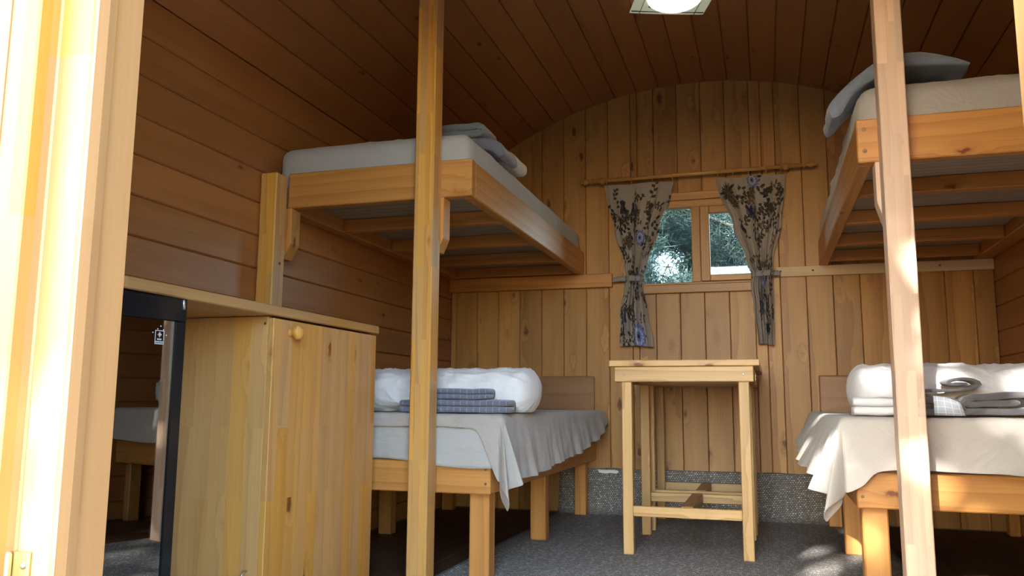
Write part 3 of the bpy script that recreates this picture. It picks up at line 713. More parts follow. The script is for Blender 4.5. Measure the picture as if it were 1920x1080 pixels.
# ---------------------------------------------------------------- curtain rod, curtains
RY, RZ = 4.69, 1.934
rodo = thing('curtain_rod', 'turned wooden curtain pole with round finials above the window', 'curtain rod', (-0.36, RY, RZ))
tilt = 0.008/1.3
def rz_(x): return RZ+(x+0.36)*tilt
bm = tube(bmesh.new(), [(-0.95, RY, rz_(-0.95)), (0.24, RY, rz_(0.24))], 0.0115, 14); obj('pole', bm, MT['rod'], rodo, True)
for x, s in ((-0.95, -1), (0.24, 1)):
    pf = [(0.0095, 0), (0.016, 0.003), (0.017, 0.008), (0.011, 0.012), (0.009, 0.020), (0.015, 0.028), (0.019, 0.038), (0.017, 0.048), (0.010, 0.056), (0.007, 0.060), (0.009, 0.065), (0.006, 0.072), (0.001, 0.078)]
    obj('finial', lathe(bmesh.new(), pf, (x, RY, rz_(x)), (s, 0, 0), 18), MT['rod'], rodo, True)
for x in (-0.888, 0.150):
    bm = lathe(bmesh.new(), [(0.022, 0), (0.022, 0.008), (0.012, 0.014), (0.010, 0.045), (0.018, 0.055), (0.022, 0.070), (0.018, 0.085), (0.002, 0.092)], (x, YB-0.001, rz_(x)), (0, -1, 0), 18)
    obj('bracket', bm, MT['rod'], rodo, True)
LRX = [-0.862, -0.715, -0.592, -0.476]; RRX = [-0.222, -0.137, -0.052, 0.044, 0.122]
for x in LRX+RRX:
    bm = torus(bmesh.new(), (x, RY, rz_(x)-0.006), 0.0165, 0.0028); lathe(bm, [(0.002, 0), (0.003, 0.004), (0.002, 0.010)], (x, RY, rz_(x)-0.024), (0, 0, -1), 8)
    obj('ring', bm, MT['rod'], rodo, True)

# printed cotton: the motifs are painted as colours of the cloth, at the mesh resolution
def stamp(col, U, V, rnd_):
    """col (n,3) ; U,V metres on the flat cloth"""
    ink = np.array(lin(30, 31, 42)); olive = np.array(lin(60, 54, 46)); brown = np.array(lin(92, 78, 66)); blue = np.array(lin(108, 128, 188)); pale = np.array(lin(178, 186, 215)); navy = np.array(lin(40, 44, 78))
    def blend(mask, c, k=1.0): col[mask] = col[mask]*(1-k)+c*k
    def leaf_(u, v, a, L, Wd, c):
        x = (U-u)*math.cos(a)+(V-v)*math.sin(a); y = -(U-u)*math.sin(a)+(V-v)*math.cos(a)
        q = x/L; inside = (q > 0) & (q < 1) & (np.abs(y) < Wd*np.sin(np.clip(q, 0, 1)*PI)**0.8)
        blend(inside, c); blend(inside & (np.abs(y) < 0.0009), c*1.9); 
    def stem(u, v, a, L, bend, leaves, c, Wl=0.006, Ll=0.022):
        for k in range(40):
            s = k/39; aa = a+bend*s; px = u+L*s*math.cos(a+bend*s/2); py = v+L*s*math.sin(a+bend*s/2)
            blend(((U-px)**2+(V-py)**2) < 0.0018**2, ink)
            if leaves and k % max(1, 40//leaves) == 3:
                sgn = 1 if (k//max(1, 40//leaves)) % 2 else -1
                leaf_(px, py, aa+sgn*0.9, Ll*rnd_.uniform(0.7, 1.2), Wl, c)
    def flower(u, v, R_, c1, c2, n=11):
        x, y = U-u, V-v; r = np.hypot(x, y); th = np.arctan2(y, x)
        for ring_, (rr, cc) in enumerate(((1.0, c1), (0.68, c2), (0.38, c1))):
            edge = R_*rr*(0.72+0.28*np.abs(np.cos(th*n/2+ring_*0.8)))
            blend(r < edge, cc); blend((r < edge) & (r > edge-0.0016), navy)
            blend((r < edge) & (np.abs(np.cos(th*n/2+ring_*0.8)) < 0.22), navy, 0.8)
        blend(r < R_*0.14, ink)
    def tulip(u, v, R_, c1):
        for k in range(-3, 4):
            leaf_(u+k*R_*0.16, v-R_*0.5, PI/2+k*0.16, R_*1.7, R_*0.17, c1 if k % 2 else navy)
        for k in range(-2, 3): stem(u+k*R_*0.12, v-R_*0.4, -PI/2+k*0.1, R_*1.5, 0.1*k, 0, olive)
    def bud(u, v, a, c): leaf_(u, v, a, 0.045, 0.013, c); stem(u, v, a+PI, 0.03, 0.3, 2, olive)
    def cluster(u, v, R_, c):
        for k in range(16):
            a = rnd_.uniform(0, 2*PI); q = R_*math.sqrt(rnd_.random()); pu, pv = u+q*math.cos(a), v+q*math.sin(a)
            blend(((U-pu)**2+(V-pv)**2) < (R_*0.26)**2, c if k % 3 else blue*0.6); blend(np.abs(np.hypot(U-pu, V-pv)-R_*0.26) < 0.0011, ink)
    def whorl(u, v, R_):
        for k in range(16): leaf_(u, v, k*0.393+rnd_.uniform(-.1, .1), R_*rnd_.uniform(.6, 1.0), R_*0.11, brown if k % 2 else ink)
        x, y = U-u, V-v; r = np.hypot(x, y)
        for q in (0.3, 0.5, 0.7): blend(np.abs(r-R_*q*(1+0.15*np.sin(5*np.arctan2(y, x)))) < 0.0011, brown)
    return flower, tulip, stem, leaf_, bud, cluster, whorl, (ink, olive, brown, blue, pale, navy)
fm, ft, fb, _ = newmat('floral printed cotton')
at = N(ft, 'ShaderNodeAttribute', {'attribute_name': 'print'}); ft.links.new(at.outputs['Color'], fb.inputs['Base Color']); fb.inputs['Roughness'].default_value = 0.9
ftc = N(ft, 'ShaderNodeTexCoord'); fnz = N(ft, 'ShaderNodeTexNoise', Vector=ftc.outputs['Object'], Scale=700.0, Detail=1.0)
fbp = N(ft, 'ShaderNodeBump', Strength=0.2, Distance=0.0008, Height=fnz.outputs[0]); ft.links.new(fbp.outputs[0], fb.inputs['Normal'])
def curtain(label, edges, zs, pleats, seed, paint, tie):
    """edges: list of (z, xl, xr) ; cloth narrows to the tie and widens below"""
    t = thing('curtain', label, 'curtain', ((edges[0][1]+edges[0][2])/2, RY, edges[-1][0]))
    NU_, NV_ = 200, 460
    zt, zb = edges[0][0], edges[-1][0]
    E_ = sorted(edges); fl = interp([(z, a) for z, a, b in E_]); fr = interp([(z, b) for z, a, b in E_])
    rr = random.Random(seed); wid0 = edges[0][2]-edges[0][1]
    U, V = np.meshgrid(np.linspace(0, 1, NU_+1), np.linspace(0, 1, NV_+1), indexing='ij')
    co = np.zeros((NU_+1, NV_+1, 3))
    zr = zt+(zb-zt)*V
    FL = np.vectorize(fl)(zr[0]); FR = np.vectorize(fr)(zr[0])
    wv = (FR-FL)[None, :]
    squeeze = 1-wv/wid0
    ph = rr.uniform(0, 6)
    sag = 0.006*np.abs(np.sin(U*PI*(pleats*0.5)))*np.exp(-V*25)
    amp = 0.015+0.024*np.clip(squeeze, 0, 1)
    co[..., 0] = FL[None, :]+(FR-FL)[None, :]*(U+0.022*np.sin(2*PI*pleats*U*0.9+ph)*np.minimum(1, U*6)*np.minimum(1, (1-U)*6))
    fold = np.sin(2*PI*pleats*U+ph+0.7*np.sin(3*V+seed))+0.45*np.sin(2*PI*pleats*2.3*U+1.3+4*V)+0.25*np.sin(2*PI*pleats*4.1*U+9*V)
    co[..., 1] = RY+0.004+amp*fold*0.55*np.minimum(1, 0.35+V*6)-0.012*np.exp(-((zr-tie[0])/0.08)**2)
    co[..., 2] = zr-sag+0.004*np.sin(U*5)*(V > 0.97)
    # print
    Uf = U*0.50; Vf = (1-V)*(zt-zb)
    col = np.tile(np.array(lin(165, 157, 152)), ((NU_+1)*(NV_+1), 1)); paint(stamp(col, Uf.ravel(), Vf.ravel(), rr), rr)
    verts = co.reshape(-1, 3)-np.array(t.location)
    idx = np.arange((NU_+1)*(NV_+1)).reshape(NU_+1, NV_+1)
    F = np.stack([idx[:-1, :-1], idx[1:, :-1], idx[1:, 1:], idx[:-1, 1:]], -1).reshape(-1, 4)
    me = bpy.data.meshes.new('curtain_cloth'); me.from_pydata(verts.tolist(), [], F.tolist()); me.materials.append(fm)
    ca = me.color_attributes.new('print', 'FLOAT_COLOR', 'POINT')
    ca.data.foreach_set('color', np.concatenate([col, np.ones((len(col), 1))], 1).ravel().astype(np.float32))
    me.polygons.foreach_set('use_smooth', [True]*len(me.polygons))
    o = bpy.data.objects.new('curtain_cloth', me); C.objects.link(o); o.parent = t
    # tie band around the cloth, running to its hook on the ledge side
    z0, xa, xb, hook = tie
    bm = bmesh.new(); L = []
    n = 40
    for k in range(n+1):
        a = 2*PI*k/n; px = (xa+xb)/2+(xb-xa)/2*1.06*math.cos(a); py = RY+0.002+0.030*math.sin(a)
        zc = z0+0.004*math.cos(a)*(1 if hook > xb else -1)
        L.append([bm.verts.new((px, py, zc+0.016*s)) for s in (-1, -0.3, 0.3, 1)])
    for k in range(n):
        for s in range(3): bm.faces.new((L[k][s], L[k+1][s], L[k+1][s+1], L[k][s+1]))
    e = xa if hook < xa else xb
    Q = [[bm.verts.new((e+(hook-e)*k/6, RY+0.002+(YB-0.06-RY)*(k/6)*1.0+0.003*math.sin(k*2), z0+0.014*math.sin(k*0.6)*0.3+(0.016-0.0006*k)*s)) for s in (-1, 0, 1)] for k in range(7)]
    for k in range(6):
        for s in range(2): bm.faces.new((Q[k][s], Q[k+1][s], Q[k+1][s+1], Q[k][s+1]))
    bmesh.ops.recalc_face_normals(bm, faces=bm.faces); bmesh.ops.solidify(bm, geom=list(bm.faces), thickness=0.002)
    ob = obj('tie_band', bm, fm, t, True)
    ca = ob.data.color_attributes.new('print', 'FLOAT_COLOR', 'POINT'); nv = len(ob.data.vertices)
    vv = np.array([v.co for v in ob.data.vertices]); cc = np.tile(np.array(lin(150, 146, 148)), (nv, 1))
    cc[np.sin(vv[:, 0]*230)*np.cos(vv[:, 2]*300+vv[:, 0]*90) > 0.62] = lin(60, 60, 72)
    ca.data.foreach_set('color', np.concatenate([cc, np.ones((nv, 1))], 1).ravel().astype(np.float32))
    return t
def paintL(st, r):
    flower, tulip, stem, leaf_, bud, cluster, whorl, (ink, olive, brown, blue, pale, navy) = st
    tulip(0.13, 0.80, 0.055, ink); whorl(0.25, 0.78, 0.05)
    for k in range(85): stem(r.uniform(0, 0.5), r.uniform(0.02, 0.93), r.uniform(0, 6.28), r.uniform(0.05, 0.11), r.uniform(-1, 1), 5, (olive, ink, brown, olive)[k % 4], 0.0085, 0.030)
    flower(0.30, 0.63, 0.050, blue, pale); flower(0.30, 0.055, 0.085, blue, pale, 14); cluster(0.30, 0.42, 0.030, navy); whorl(0.15, 0.60, 0.055); whorl(0.25, 0.25, 0.05)
    for k in range(6): leaf_(r.uniform(0.3, 0.45), r.uniform(0.6, 0.92), r.uniform(0, 6), 0.045, 0.014, olive)
    tulip(0.10, 0.16, 0.055, navy); tulip(0.20, 0.80, 0.04, navy); bud(0.36, 0.16, 1.2, brown); bud(0.28, 0.17, 1.9, olive); leaf_(0.06, 0.06, 1.4, 0.08, 0.022, ink)
def paintR(st, r):
    flower, tulip, stem, leaf_, bud, cluster, whorl, (ink, olive, brown, blue, pale, navy) = st
    whorl(0.07, 0.86, 0.085); whorl(0.10, 0.80, 0.05)
    for k in range(72): stem(r.uniform(0.12, 0.5), r.uniform(0.02, 0.93), r.uniform(0, 6.28), r.uniform(0.05, 0.11), r.uniform(-1, 1), 5, (olive, ink, brown, olive)[k % 4], 0.0085, 0.030)
    flower(0.27, 0.93, 0.050, blue, pale); cluster(0.21, 0.76, 0.045, navy); flower(0.28, 0.36, 0.055, blue, pale, 13); cluster(0.20, 0.20, 0.045, navy); bud(0.10, 0.68, -1.4, navy)
    bud(0.20, 0.48, -1.1, ink); bud(0.13, 0.62, 1.9, ink); leaf_(0.34, 0.86, 0.2, 0.06, 0.018, olive); leaf_(0.40, 0.73, 1.5, 0.06, 0.012, olive)
    for k in range(5): leaf_(0.33, 0.07, 0.4+k*0.6, 0.055, 0.013, ink)
    for k in range(7): leaf_(0.34, 0.14+0.018*k, 0.6 if k % 2 else 2.4, 0.045, 0.011, olive)
curtain('left floral curtain tied back, wider at its foot, beside the fixed pane', [(1.905, -0.878, -0.470), (1.84, -0.868, -0.485), (1.63, -0.820, -0.560), (1.42, -0.765, -0.630), (1.345, -0.752, -0.655), (1.28, -0.765, -0.655), (1.15, -0.792, -0.635), (0.945, -0.797, -0.602)],
        None, 3.0, 3, paintL, (1.335, -0.757, -0.652, -0.835))
curtain('right floral curtain tied back, narrower at its foot, beside the raw batten', [(1.900, -0.235, 0.143), (1.84, -0.222, 0.140), (1.62, -0.145, 0.113), (1.42, -0.080, 0.066), (1.335, -0.050, 0.060), (1.28, -0.060, 0.058), (1.15, -0.046, 0.058), (0.945, -0.030, 0.053)],
        None, 3.0, 8, paintR, (1.335, -0.052, 0.062, 0.098))

# ---------------------------------------------------------------- ceiling light
cxL, cyL, zL = -0.335, 3.575, 2.475
lamp = thing('ceiling_light', 'square frosted glass ceiling light with a glowing round dome', 'ceiling light', (cxL, cyL, 2.50))
rotL = Matrix.Rotation(math.radians(19), 3, 'Z')
def lrot(bm): bmesh.ops.rotate(bm, verts=bm.verts, cent=(cxL, cyL, 0), matrix=rotL); return bm
hs_ = 0.176
def pl_(u, v):
    x, y = -hs_+2*hs_*u, -hs_+2*hs_*v; return Vector((cxL+x, cyL+y, zL-0.012+0.10*(x*x+y*y)))
bm = bmesh.new(); Vg = [[bm.verts.new(pl_(i/12, j/12)) for j in range(13)] for i in range(13)]
for i in range(12):
    for j in range(12): bm.faces.new((Vg[i][j], Vg[i+1][j], Vg[i+1][j+1], Vg[i][j+1]))
bmesh.ops.recalc_face_normals(bm, faces=bm.faces); bmesh.ops.solidify(bm, geom=list(bm.faces), thickness=0.006)
obj('glass_plate', lrot(bm), MT['lampglass'], lamp, False)
bm = bmesh.new()
for s in (-1, 1):
    boxb(bm, cxL+s*0.130-0.001, cxL+s*0.130+0.001, cyL-hs_+0.004, cyL+hs_-0.004, zL-0.0185, zL-0.012, 0)
    boxb(bm, cxL-hs_+0.004, cxL+hs_-0.004, cyL+s*0.150-0.001, cyL+s*0.150+0.001, zL-0.0185, zL-0.012, 0)
obj('etched_line', lrot(bm), MT['darkgrey'], lamp)
pf = [(0.128, 0.0)]+[(0.128*math.cos(a), 0.012+0.052*math.sin(a)) for a in np.linspace(0, PI/2*0.99, 12)]
obj('dome', lathe(bmesh.new(), pf, (cxL, cyL, zL-0.004), (0, 0, -1), 40), MT['dome'], lamp, True)
obj('mount', lathe(bmesh.new(), [(0.10, 0), (0.10, 0.045)], (cxL, cyL, zL-0.005), (0, 0, 1), 30), MT['white'], lamp)
for k in range(4):
    a = math.radians(45+90*k); p = Vector((math.cos(a)*0.135, math.sin(a)*0.135, 0))
    bm = lathe(bmesh.new(), [(0.006, 0), (0.006, 0.006), (0.004, 0.009)], (cxL+p.x, cyL+p.y, zL-0.015), (0, 0, -1), 10); obj('clip', lrot(bm), MT['steel'], lamp, True)

# ---------------------------------------------------------------- cabinet, shelf, fridge
SX = -1.35
box_shelf = box('shelf', MT['shelf'], None, XL+0.002, SX+0.006, 0.80, 2.715, 0.8655, 0.8945, 0.003)
tag(box_shelf, 'long pine shelf board over the fridge and the cabinet along the left wall', 'shelf')
cab = thing('cabinet', 'pine cabinet with knotty side and knobbed door, under the shelf at left', 'cabinet', (-1.6, 2.38, -0.006))
box('side_panel', MT['cabz'], cab, XL+0.004, SX-0.021, 2.052, 2.070, -0.006, 0.864, 0.001)
box('side_panel', MT['cabz'], cab, XL+0.004, SX-0.021, 2.683, 2.700, -0.006, 0.864, 0.001)
box('bottom_panel', MT['shelf'], cab, XL+0.004, SX-0.021, 2.071, 2.682, 0.02, 0.038, 0.001)
box('shelf_board', MT['shelf'], cab, XL+0.004, SX-0.03, 2.071, 2.682, 0.45, 0.468, 0.001)
door = box('door', MT['cabd'], cab, SX-0.0195, SX, 2.049, 2.704, 0.012, 0.8585, 0.002)
bm = lathe(bmesh.new(), [(0.012, 0), (0.011, 0.004), (0.0095, 0.010), (0.013, 0.014), (0.0195, 0.020), (0.0215, 0.028), (0.019, 0.036), (0.011, 0.041), (0.001, 0.042)], (SX, 2.135, 0.822), (1, 0, 0), 22)
obj('knob', bm, MT['postz'], door, True)
bm = lathe(bmesh.new(), [(0.004, 0), (0.004, 0.001), (0.002, 0.0015)], (SX-0.031, 2.0517, 0.843), (0, -1, 0), 10); obj('screw', bm, MT['screw'], cab)
bm = tube(bmesh.new(), [(-1.402, 2.0515, 0.15), (-1.402, 2.035, 0.152), (-1.402, 2.026, 0.140), (-1.402, 2.030, 0.126), (-1.402, 2.040, 0.124)], 0.0022, 8)
tag(obj('hook', bm, MT['steel'], None, True), 'small bright metal cup hook low on the cabinet side facing the fridge', 'hook')

fr = bpy.data.objects.new('fridge', None); C.objects.link(fr)
tag(fr, 'black under-counter fridge with a dark glass door below the shelf', 'fridge')
# local frame: +X out of the glass front, +Y towards the back of the wagon ; origin = far front corner on the floor
fr.location = (-1.315, 1.632, -0.006); fr.rotation_euler = (0, 0, math.radians(-9.3))
def fb_(name, m, x0, x1, y0, y1, z0, z1, bev=0.002, parent=None):
    o = obj(name, boxb(bmesh.new(), x0, x1, y0, y1, z0, z1, bev), m); o.parent = parent or fr; return o
FW, FH, FD = 0.52, 0.866, 0.42
fb_('side_panel', MT['black'], -FD, -0.045, -0.02, -0.0, 0.02, FH-0.006)
fb_('side_panel', MT['black'], -FD, -0.045, -FW, -FW+0.02, 0.02, FH-0.006)
fb_('top_panel', MT['black'], -FD, -0.045, -FW+0.0205, -0.0205, FH-0.03, FH-0.006)
fb_('bottom_panel', MT['black'], -FD, -0.045, -FW+0.0205, -0.0205, 0.02, 0.09)
fb_('back_panel', MT['black'], -FD, -FD+0.02, -FW+0.0205, -0.0205, 0.0905, FH-0.0305)
for zz in (0.30, 0.50, 0.68):
    bm = bmesh.new()
    for k in range(14): tube(bm, [(-0.36, -0.03-k*0.035, zz), (-0.07, -0.03-k*0.035, zz), (-0.066, -0.03-k*0.035, zz+0.006)], 0.0014, 5)
    tube(bm, [(-0.07, -0.025, zz), (-0.07, -FW+0.025, zz)], 0.0022, 5); tube(bm, [(-0.36, -0.025, zz), (-0.36, -FW+0.025, zz)], 0.0022, 5)
    o = obj('wire_shelf', bm, MT['steel'], None); o.parent = fr
dr = fb_('door_frame', MT['blackgloss'], -0.043, 0.0, -FW, 0.0, FH-0.055, FH)
fb_('door_frame', MT['blackgloss'], -0.043, 0.0, -FW, 0.0, 0.02, 0.075)
fb_('door_frame', MT['blackgloss'], -0.043, 0.0, -0.030, 0.0, 0.0755, FH-0.0555)
fb_('door_frame', MT['blackgloss'], -0.043, 0.0, -FW, -FW+0.035, 0.0755, FH-0.0555)
for a, b in ((-0.034, -0.0305), (-0.046, -0.043), (-0.060, -0.054)): fb_('upright_strip', MT['darkgrey'], -0.020, -0.0095, a, b, 0.08, FH-0.06, 0.0005)  # thin dark grey uprights just behind the glass, near its far edge
gl = fb_('glass_pane', MT['fridgeglass'], -0.009, -0.004, -FW+0.036, -0.031, 0.0755, FH-0.056, 0)
bm = lathe(bmesh.new(), [(0.005, 0), (0.005, 0.022), (0.003, 0.024)], (0.0, -0.012, FH-0.026), (0, 0, 1), 12); o = obj('hinge_pin', bm, MT['steel'], None, True); o.parent = fr
# sticker on the glass: square emblem, tree mark, line of lettering, four dots
bm = bmesh.new(); yc, zc = -0.072, 0.770; X = -0.0035
def q(y0, y1, z0, z1): boxb(bm, X-0.0003, X+0.0003, yc+y0, yc+y1, zc+z0, zc+z1, 0)
wv, hv = 0.0125, 0.016
q(-wv, wv, hv-0.0015, hv); q(-wv, wv, -hv, -hv+0.007); q(-wv, -wv+0.0015, -hv, hv); q(wv-0.0015, wv, -hv, hv)
for k, (a, z) in enumerate(((0.0015, 0.011), (0.0035, 0.0085), (0.0055, 0.006), (0.003, 0.0035))): q(-a, a, z-0.0008, z+0.0008)
q(-0.0006, 0.0006, 0.0, 0.012)
for k in range(4): q(-0.006+k*0.0032, -0.0042+k*0.0032, -0.0065, -0.0025)
for y_, z_ in ((-0.019, 0.010), (0.019, 0.006), (0.002, 0.026), (-0.006, 0.019), (0.010, 0.018)): q(y_-0.0013, y_+0.0013, z_-0.0013, z_+0.0013)
o = obj('sticker', bm, MT['white'], None); o.parent = fr
bm = bmesh.new(); 
for k in range(6): boxb(bm, X+0.0003, X+0.0007, yc-0.0105+k*0.0036, yc-0.0083+k*0.0036, zc-hv+0.0018, zc-hv+0.0052, 0)
o = obj('sticker_lettering', bm, MT['black'], None); o.parent = fr
for yy in (-0.05, -FW+0.05):
    for xx in (-0.08, -FD+0.05):
        o = obj('foot', lathe(bmesh.new(), [(0.018, 0), (0.018, 0.004), (0.010, 0.008), (0.010, 0.022)], (xx, yy, 0), (0, 0, 1), 14), MT['black']); o.parent = fr

# ---------------------------------------------------------------- tables
def table(label, y0, y1, dx=0.0, latch=False, ld=0.0):
    t = thing('table', label, 'table', (-0.33+dx, (y0+y1)/2, 0), 'small pine tables standing one behind the other')
    def bx(name, m, x0, x1, *a): return box(name, m, t, x0+dx, x1+dx, *a)
    bx('tabletop', MT['tabx'], -0.641, -0.021, y0-0.012, y1+0.012, 0.776, 0.803, 0.003)
    bx('apron', MT['tabx'], -0.619, -0.046, y0, y0+0.022, 0.711, 0.7755, 0.003)
    bx('apron', MT['tabx'], -0.619, -0.046, y1-0.022, y1, 0.711, 0.7755, 0.003)
    bx('apron', MT['taby'], -0.619, -0.597, y0+0.0225, y1-0.0225, 0.711, 0.7755, 0.002)
    bx('apron', MT['taby'], -0.068, -0.046, y0+0.0225, y1-0.0225, 0.711, 0.7755, 0.002)
    for xa, xb in ((-0.589, -0.546), (-0.108, -0.065)):
        bx('leg', MT['tabz'], xa, xb, y0+0.001, y0+0.044, 0.0, 0.7105, 0.003)
        bx('leg', MT['tabz'], xa, xb, y1-0.044, y1-0.001, 0.0, 0.7105, 0.003)
    bx('stretcher', MT['tabx'], -0.5455, -0.1085, y0+0.003, y0+0.024, 0.155, 0.197, 0.002)
    bx('stretcher', MT['tabx'], -0.5455, -0.1085, y1-0.024, y1-0.003, 0.155, 0.197, 0.002)
    bx('cross_stretcher', MT['taby'], -0.352+ld, -0.302+ld, y0+0.0245, y1-0.0245, 0.150, 0.200, 0.002)
    for x in (-0.575, -0.087):
        o = obj('screw', lathe(bmesh.new(), [(0.004, 0), (0.0045, 0.001), (0.002, 0.0016)], (x+dx, y0+0.0005, 0.742), (0, -1, 0), 10), MT['steel'], t, True)
    if latch:
        bm = boxb(bmesh.new(), -0.0455+dx, -0.0435+dx, y1-0.10, y1-0.075, 0.728, 0.758, 0.0004)
        tube(bm, [(-0.044+dx, y1-0.085, 0.752), (-0.036+dx, y1-0.085, 0.750), (-0.034+dx, y1-0.085, 0.740), (-0.044+dx, y1-0.085, 0.734)], 0.0018, 7)
        obj('latch', bm, MT['steel'], t)
    return t
table('nearer small pine table under the window, metal latch on its side', 3.502, 4.085, 0, True)
table('further small pine table behind the nearer one, against the back wall', 4.185, 4.645, 0.004)

# ---------------------------------------------------------------- bedding
def ribbon(name, m, parent, path, th, a0, a1, plane='xz', nseg=24, amp=0.003, seed=0, step=0.008, label=None, cat=None, mats=None, band=None, group=None, taper=0):
    """thick folded cloth: 2-D centre line thickened and extruded"""
    P = [Vector(p) for p in path]
    # Catmull resample
    D = []
    for i in range(len(P)-1):
        p0, p1, p2, p3 = P[max(i-1, 0)], P[i], P[i+1], P[min(i+2, len(P)-1)]
        k = max(2, int((p2-p1).length/step))
        for s in range(k):
            u = s/k; D.append(0.5*((2*p1)+(-p0+p2)*u+(2*p0-5*p1+4*p2-p3)*u*u+(-p0+3*p1-3*p2+p3)*u**3))
    D.append(P[-1]); n = len(D)
    nr = []
    for i in range(n):
        d = (D[min(i+1, n-1)]-D[max(i-1, 0)]); d = d.normalized() if d.length > 0 else Vector((1, 0)); nr.append(Vector((-d.y, d.x)))
    h = [th/2*min(1, (0.45 if not taper else 0.05)+(0.55 if not taper else 0.95)*math.sin(min(1, i*step/(th*(0.8+taper))+0.02)*PI/2)*math.sin(min(1, (n-1-i)*step/(th*0.8)+0.02)*PI/2)) for i in range(n)]
    loop = [D[i]+nr[i]*h[i] for i in range(n)]+[D[i]-nr[i]*h[i] for i in reversed(range(n))]
    lens = [0]
    for i in range(1, n): lens.append(lens[-1]+(D[i]-D[i-1]).length)
    ls = lens+lens[::-1]
    bm = bmesh.new(); uvl = bm.loops.layers.uv.new('UVMap'); rows = []
    def W3(p, a):
        return Vector((p.x, a, p.y)) if plane == 'xz' else Vector((a, p.x, p.y))
    for k in range(nseg+1):
        u = k/nseg; a = a0+(a1-a0)*u; pinch = 1-0.5*max(0, abs(u-0.5)*2-0.9)*10*0.25
        row = []
        for i, p in enumerate(loop):
            c = D[i if i < n else 2*n-1-i]; q_ = c+(p-c)*pinch; v = W3(q_, a)
            v += Vector((fn(v.x*14+seed, v.y*14, v.z*14), fn(v.x*14, v.y*14+seed, v.z*14), fn(v.x*14, v.y*14, v.z*14+seed)))*amp
            row.append(bm.verts.new(v))
        rows.append(row)
    L = len(loop)
    for k in range(nseg):
        for i in range(L):
            j = (i+1) % L; f = bm.faces.new((rows[k][i], rows[k][j], rows[k+1][j], rows[k+1][i]))
            for l, (kk, ii) in zip(f.loops, ((k, i), (k, j), (k+1, j), (k+1, i))): l[uvl].uv = (a0+(a1-a0)*kk/nseg-a0, ls[ii])
            if band and band(f.calc_center_median()): f.material_index = 1
    for k in (0, nseg):
        for i in range(n-1):
            f = bm.faces.new((rows[k][i], rows[k][i+1], rows[k][L-2-i], rows[k][L-1-i]))
            if band and band(f.calc_center_median()): f.material_index = 1
    o = obj(name, bm, m, parent, True, mats)
    if label: tag(o, label, cat, group)
    return o
def serp(c0, c1, z0, th, n, gap=0.001, start_left=True):
    """serpentine fold between c0..c1, n layers upward"""
    pts = []; r = (th+gap)/2
    for k in range(n):
        z = z0+th/2+k*(th+gap); L_ = (c0+r, z); R_ = (c1-r, z)
        a, b = (L_, R_) if (k % 2 == 0) == start_left else (R_, L_)
        pts += [a, ((a[0]+b[0])/2, z), b]
        if k < n-1:
            s = 1 if b[0] > a[0] else -1
            pts.append((b[0]+s*r*0.9, z+r))
    return pts

def roll(name, label, cat, m, x0, x1, yc, z0, ry, rz, seed, nx=150, na=96, amp=0.0075, tuck=0.0):
    bm = bmesh.new(); rows = []
    for i in range(nx+1):
        u = i/nx; x = x0+(x1-x0)*u; e = min(u, 1-u)*(x1-x0)/0.055; s = math.sin(min(1, e+0.02)*PI/2)**0.45
        row = []
        for k in range(na):
            a = 2*PI*k/na; c, s_ = math.cos(a), math.sin(a)
            py = ry*math.copysign(abs(c)**0.8, c)*s; pz = rz*math.copysign(abs(s_)**0.85, s_)*s
            rg = (1-min(1, abs(fn(x*5+0.9*a+seed, a*1.6-x*3, 2))*4))**3+0.7*(1-min(1, abs(fn(x*11-1.1*a, a*2.2+seed, 9))*4))**3
            w_ = amp*0.9*rg+amp*fn(x*9+seed, a*1.2, seed)+amp*0.6*fn(x*24+seed, a*2.5, 3)+amp*0.35*math.sin(x*55+2*math.sin(a*2+seed))
            zz = z0+rz+pz*(1+w_/rz*0.8)
            row.append(bm.verts.new((x+0.010*c*0*s, yc+py*(1+w_/ry), max(z0, zz))))
        rows.append(row)
    for i in range(nx):
        for k in range(na): bm.faces.new((rows[i][k], rows[i][(k+1) % na], rows[i+1][(k+1) % na], rows[i+1][k]))
    bm.faces.new(rows[0]); bm.faces.new(rows[-1][::-1])
    return tag(obj(name, bm, m, None, True), label, cat)
roll('folded_duvet', 'white rolled duvet on the left lower bed, behind the blue towels', 'duvet', MT['duvet'], -1.80, -0.835, 3.065, 0.583, 0.14, 0.0835, 1)
roll('folded_duvet', 'white rolled duvet on the right lower bed, behind the grey towels', 'duvet', MT['duvet'], 0.275, 1.14, 3.15, 0.586, 0.14, 0.086, 7)
# towels on the left lower bed
ribbon('folded_towel', MT['tblue'], None, serp(2.79, 2.905, 0.583, 0.0225, 2, start_left=True)[::-1], 0.0225, -1.295, -0.880, 'yz', 30, 0.003, 2, label='large slate blue checked towel, folded flat on the left lower bed', cat='towel')
ribbon('folded_towel', MT['tblue'], None, serp(2.80, 2.895, 0.632, 0.0185, 2)[::-1], 0.0185, -1.20, -0.958, 'yz', 24, 0.003, 6, label='small slate blue checked towel, on top of the larger folded one', cat='towel')
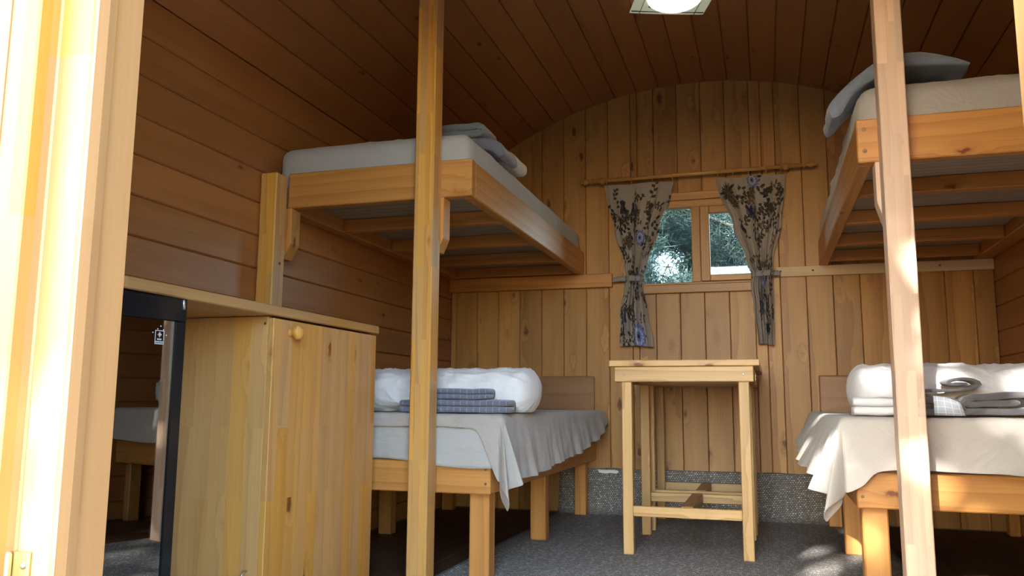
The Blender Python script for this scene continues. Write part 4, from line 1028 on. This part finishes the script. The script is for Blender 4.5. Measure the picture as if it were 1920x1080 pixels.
# towels on the right lower bed
RG = [(0.44, 0.600), (0.55, 0.598), (0.65, 0.600), (0.73, 0.600), (0.785, 0.610), (0.80, 0.632), (0.77, 0.652), (0.70, 0.648), (0.60, 0.646), (0.575, 0.636), (0.60, 0.622), (0.66, 0.621), (0.74, 0.626)]
RG = [(0.575, 0.646)] if False else [(0.46, 0.601), (0.53, 0.601), (0.60, 0.601), (0.70, 0.601), (0.765, 0.605), (0.797, 0.628), (0.775, 0.651), (0.72, 0.653), (0.66, 0.646), (0.612, 0.644), (0.588, 0.633), (0.608, 0.623), (0.66, 0.626), (0.74, 0.629)]
t = thing('folded_towel', 'large dark grey towel with a pale checked band, folded on the right lower bed', 'towel', (0.6, 2.95, 0.586))
ribbon('towel_body', None, t, RG, 0.020, 2.868, 2.985, 'xz', 14, 0.003, 3, mats=[MT['tgrey'], MT['tband']], band=lambda c: 0.0 < c.x < -9)
ribbon('towel_body', None, t, [(0.44, 0.636), (0.48, 0.636), (0.53, 0.636), (0.562, 0.630), (0.580, 0.614), (0.586, 0.606)], 0.022, 2.866, 2.985, 'xz', 14, 0.002, 5, mats=[MT['tgrey'], MT['tgrey']], band=lambda c: c.x > 0.505)
bm = bmesh.new(); uvl = bm.loops.layers.uv.new('UVMap'); Vb = []
for i in range(9):
    u = i/8; Vb.append([bm.verts.new((0.500+0.075*u+0.012*(1-v)*u, 2.862-0.002*math.sin(v*PI), 0.589+0.060*v-0.022*u*u*v)) for v in (0, .2, .4, .6, .8, 1)])
for i in range(8):
    for j in range(5):
        f = bm.faces.new((Vb[i][j], Vb[i+1][j], Vb[i+1][j+1], Vb[i][j+1]))
        for l, (a, b) in zip(f.loops, ((i, j), (i+1, j), (i+1, j+1), (i, j+1))): l[uvl].uv = (a*0.01, b*0.013)
bmesh.ops.recalc_face_normals(bm, faces=bm.faces); bmesh.ops.solidify(bm, geom=list(bm.faces), thickness=0.004)
obj('woven_band', bm, MT['tband'], t, True)['label'] = 'pale blue checked woven band'
SG = [(0.44, 0.656), (0.50, 0.657), (0.56, 0.659), (0.61, 0.664), (0.636, 0.677), (0.620, 0.690), (0.58, 0.694), (0.545, 0.684), (0.56, 0.677), (0.60, 0.679)]
ribbon('folded_towel', MT['tgrey'], None, [(a, b+0.009) for a, b in SG], 0.0095, 2.872, 2.980, 'xz', 12, 0.002, 9, label='small dark grey towel, its folded end showing, on top of the larger grey one', cat='towel')
ribbon('folded_towel', MT['duvet'], None, serp(2.865, 2.97, 0.587, 0.028, 2)[::-1], 0.028, 0.268, 0.425, 'yz', 18, 0.003, 4, label='white folded towel at the left end of the right lower bed, left of the post', cat='towel')
# upper left bunk : towels and pillow end
ribbon('folded_towel', MT['tblue'], None, [(-1.47, 1.685), (-1.35, 1.692), (-1.22, 1.694), (-1.10, 1.686), (-1.045, 1.676), (-1.02, 1.655), (-1.01, 1.628)], 0.050, 3.10, 3.30, 'xz', 16, 0.005, 12, label='larger blue-grey checked towel at the edge of the left upper bunk', cat='towel')
ribbon('folded_towel', MT['tsoft'], None, serp(-1.30, -1.095, 1.718, 0.030, 2), 0.030, 3.10, 3.28, 'xz', 14, 0.005, 14, label='smaller blue-grey towel on top of the left upper bunk towels', cat='towel')
tag(soft_box('pillow', MT['duvet'], None, -1.55, -1.035, 3.36, 3.62, 1.668, 1.735, 0.034, 0.008, 3, n=(24, 16, 8)), 'white pillow behind the towels on the left upper bunk', 'pillow')
# upper right bunk : towel thrown over the mattress corner
ribbon('draped_towel', MT['tsoft'], None, [(0.66, 1.700), (0.58, 1.722), (0.50, 1.738), (0.42, 1.728), (0.35, 1.695), (0.30, 1.652), (0.262, 1.606), (0.238, 1.562)], 0.046, 2.80, 3.02, 'xz', 18, 0.008, 21, taper=4, label='blue-grey towel thrown over the mattress edge of the right upper bunk', cat='towel')
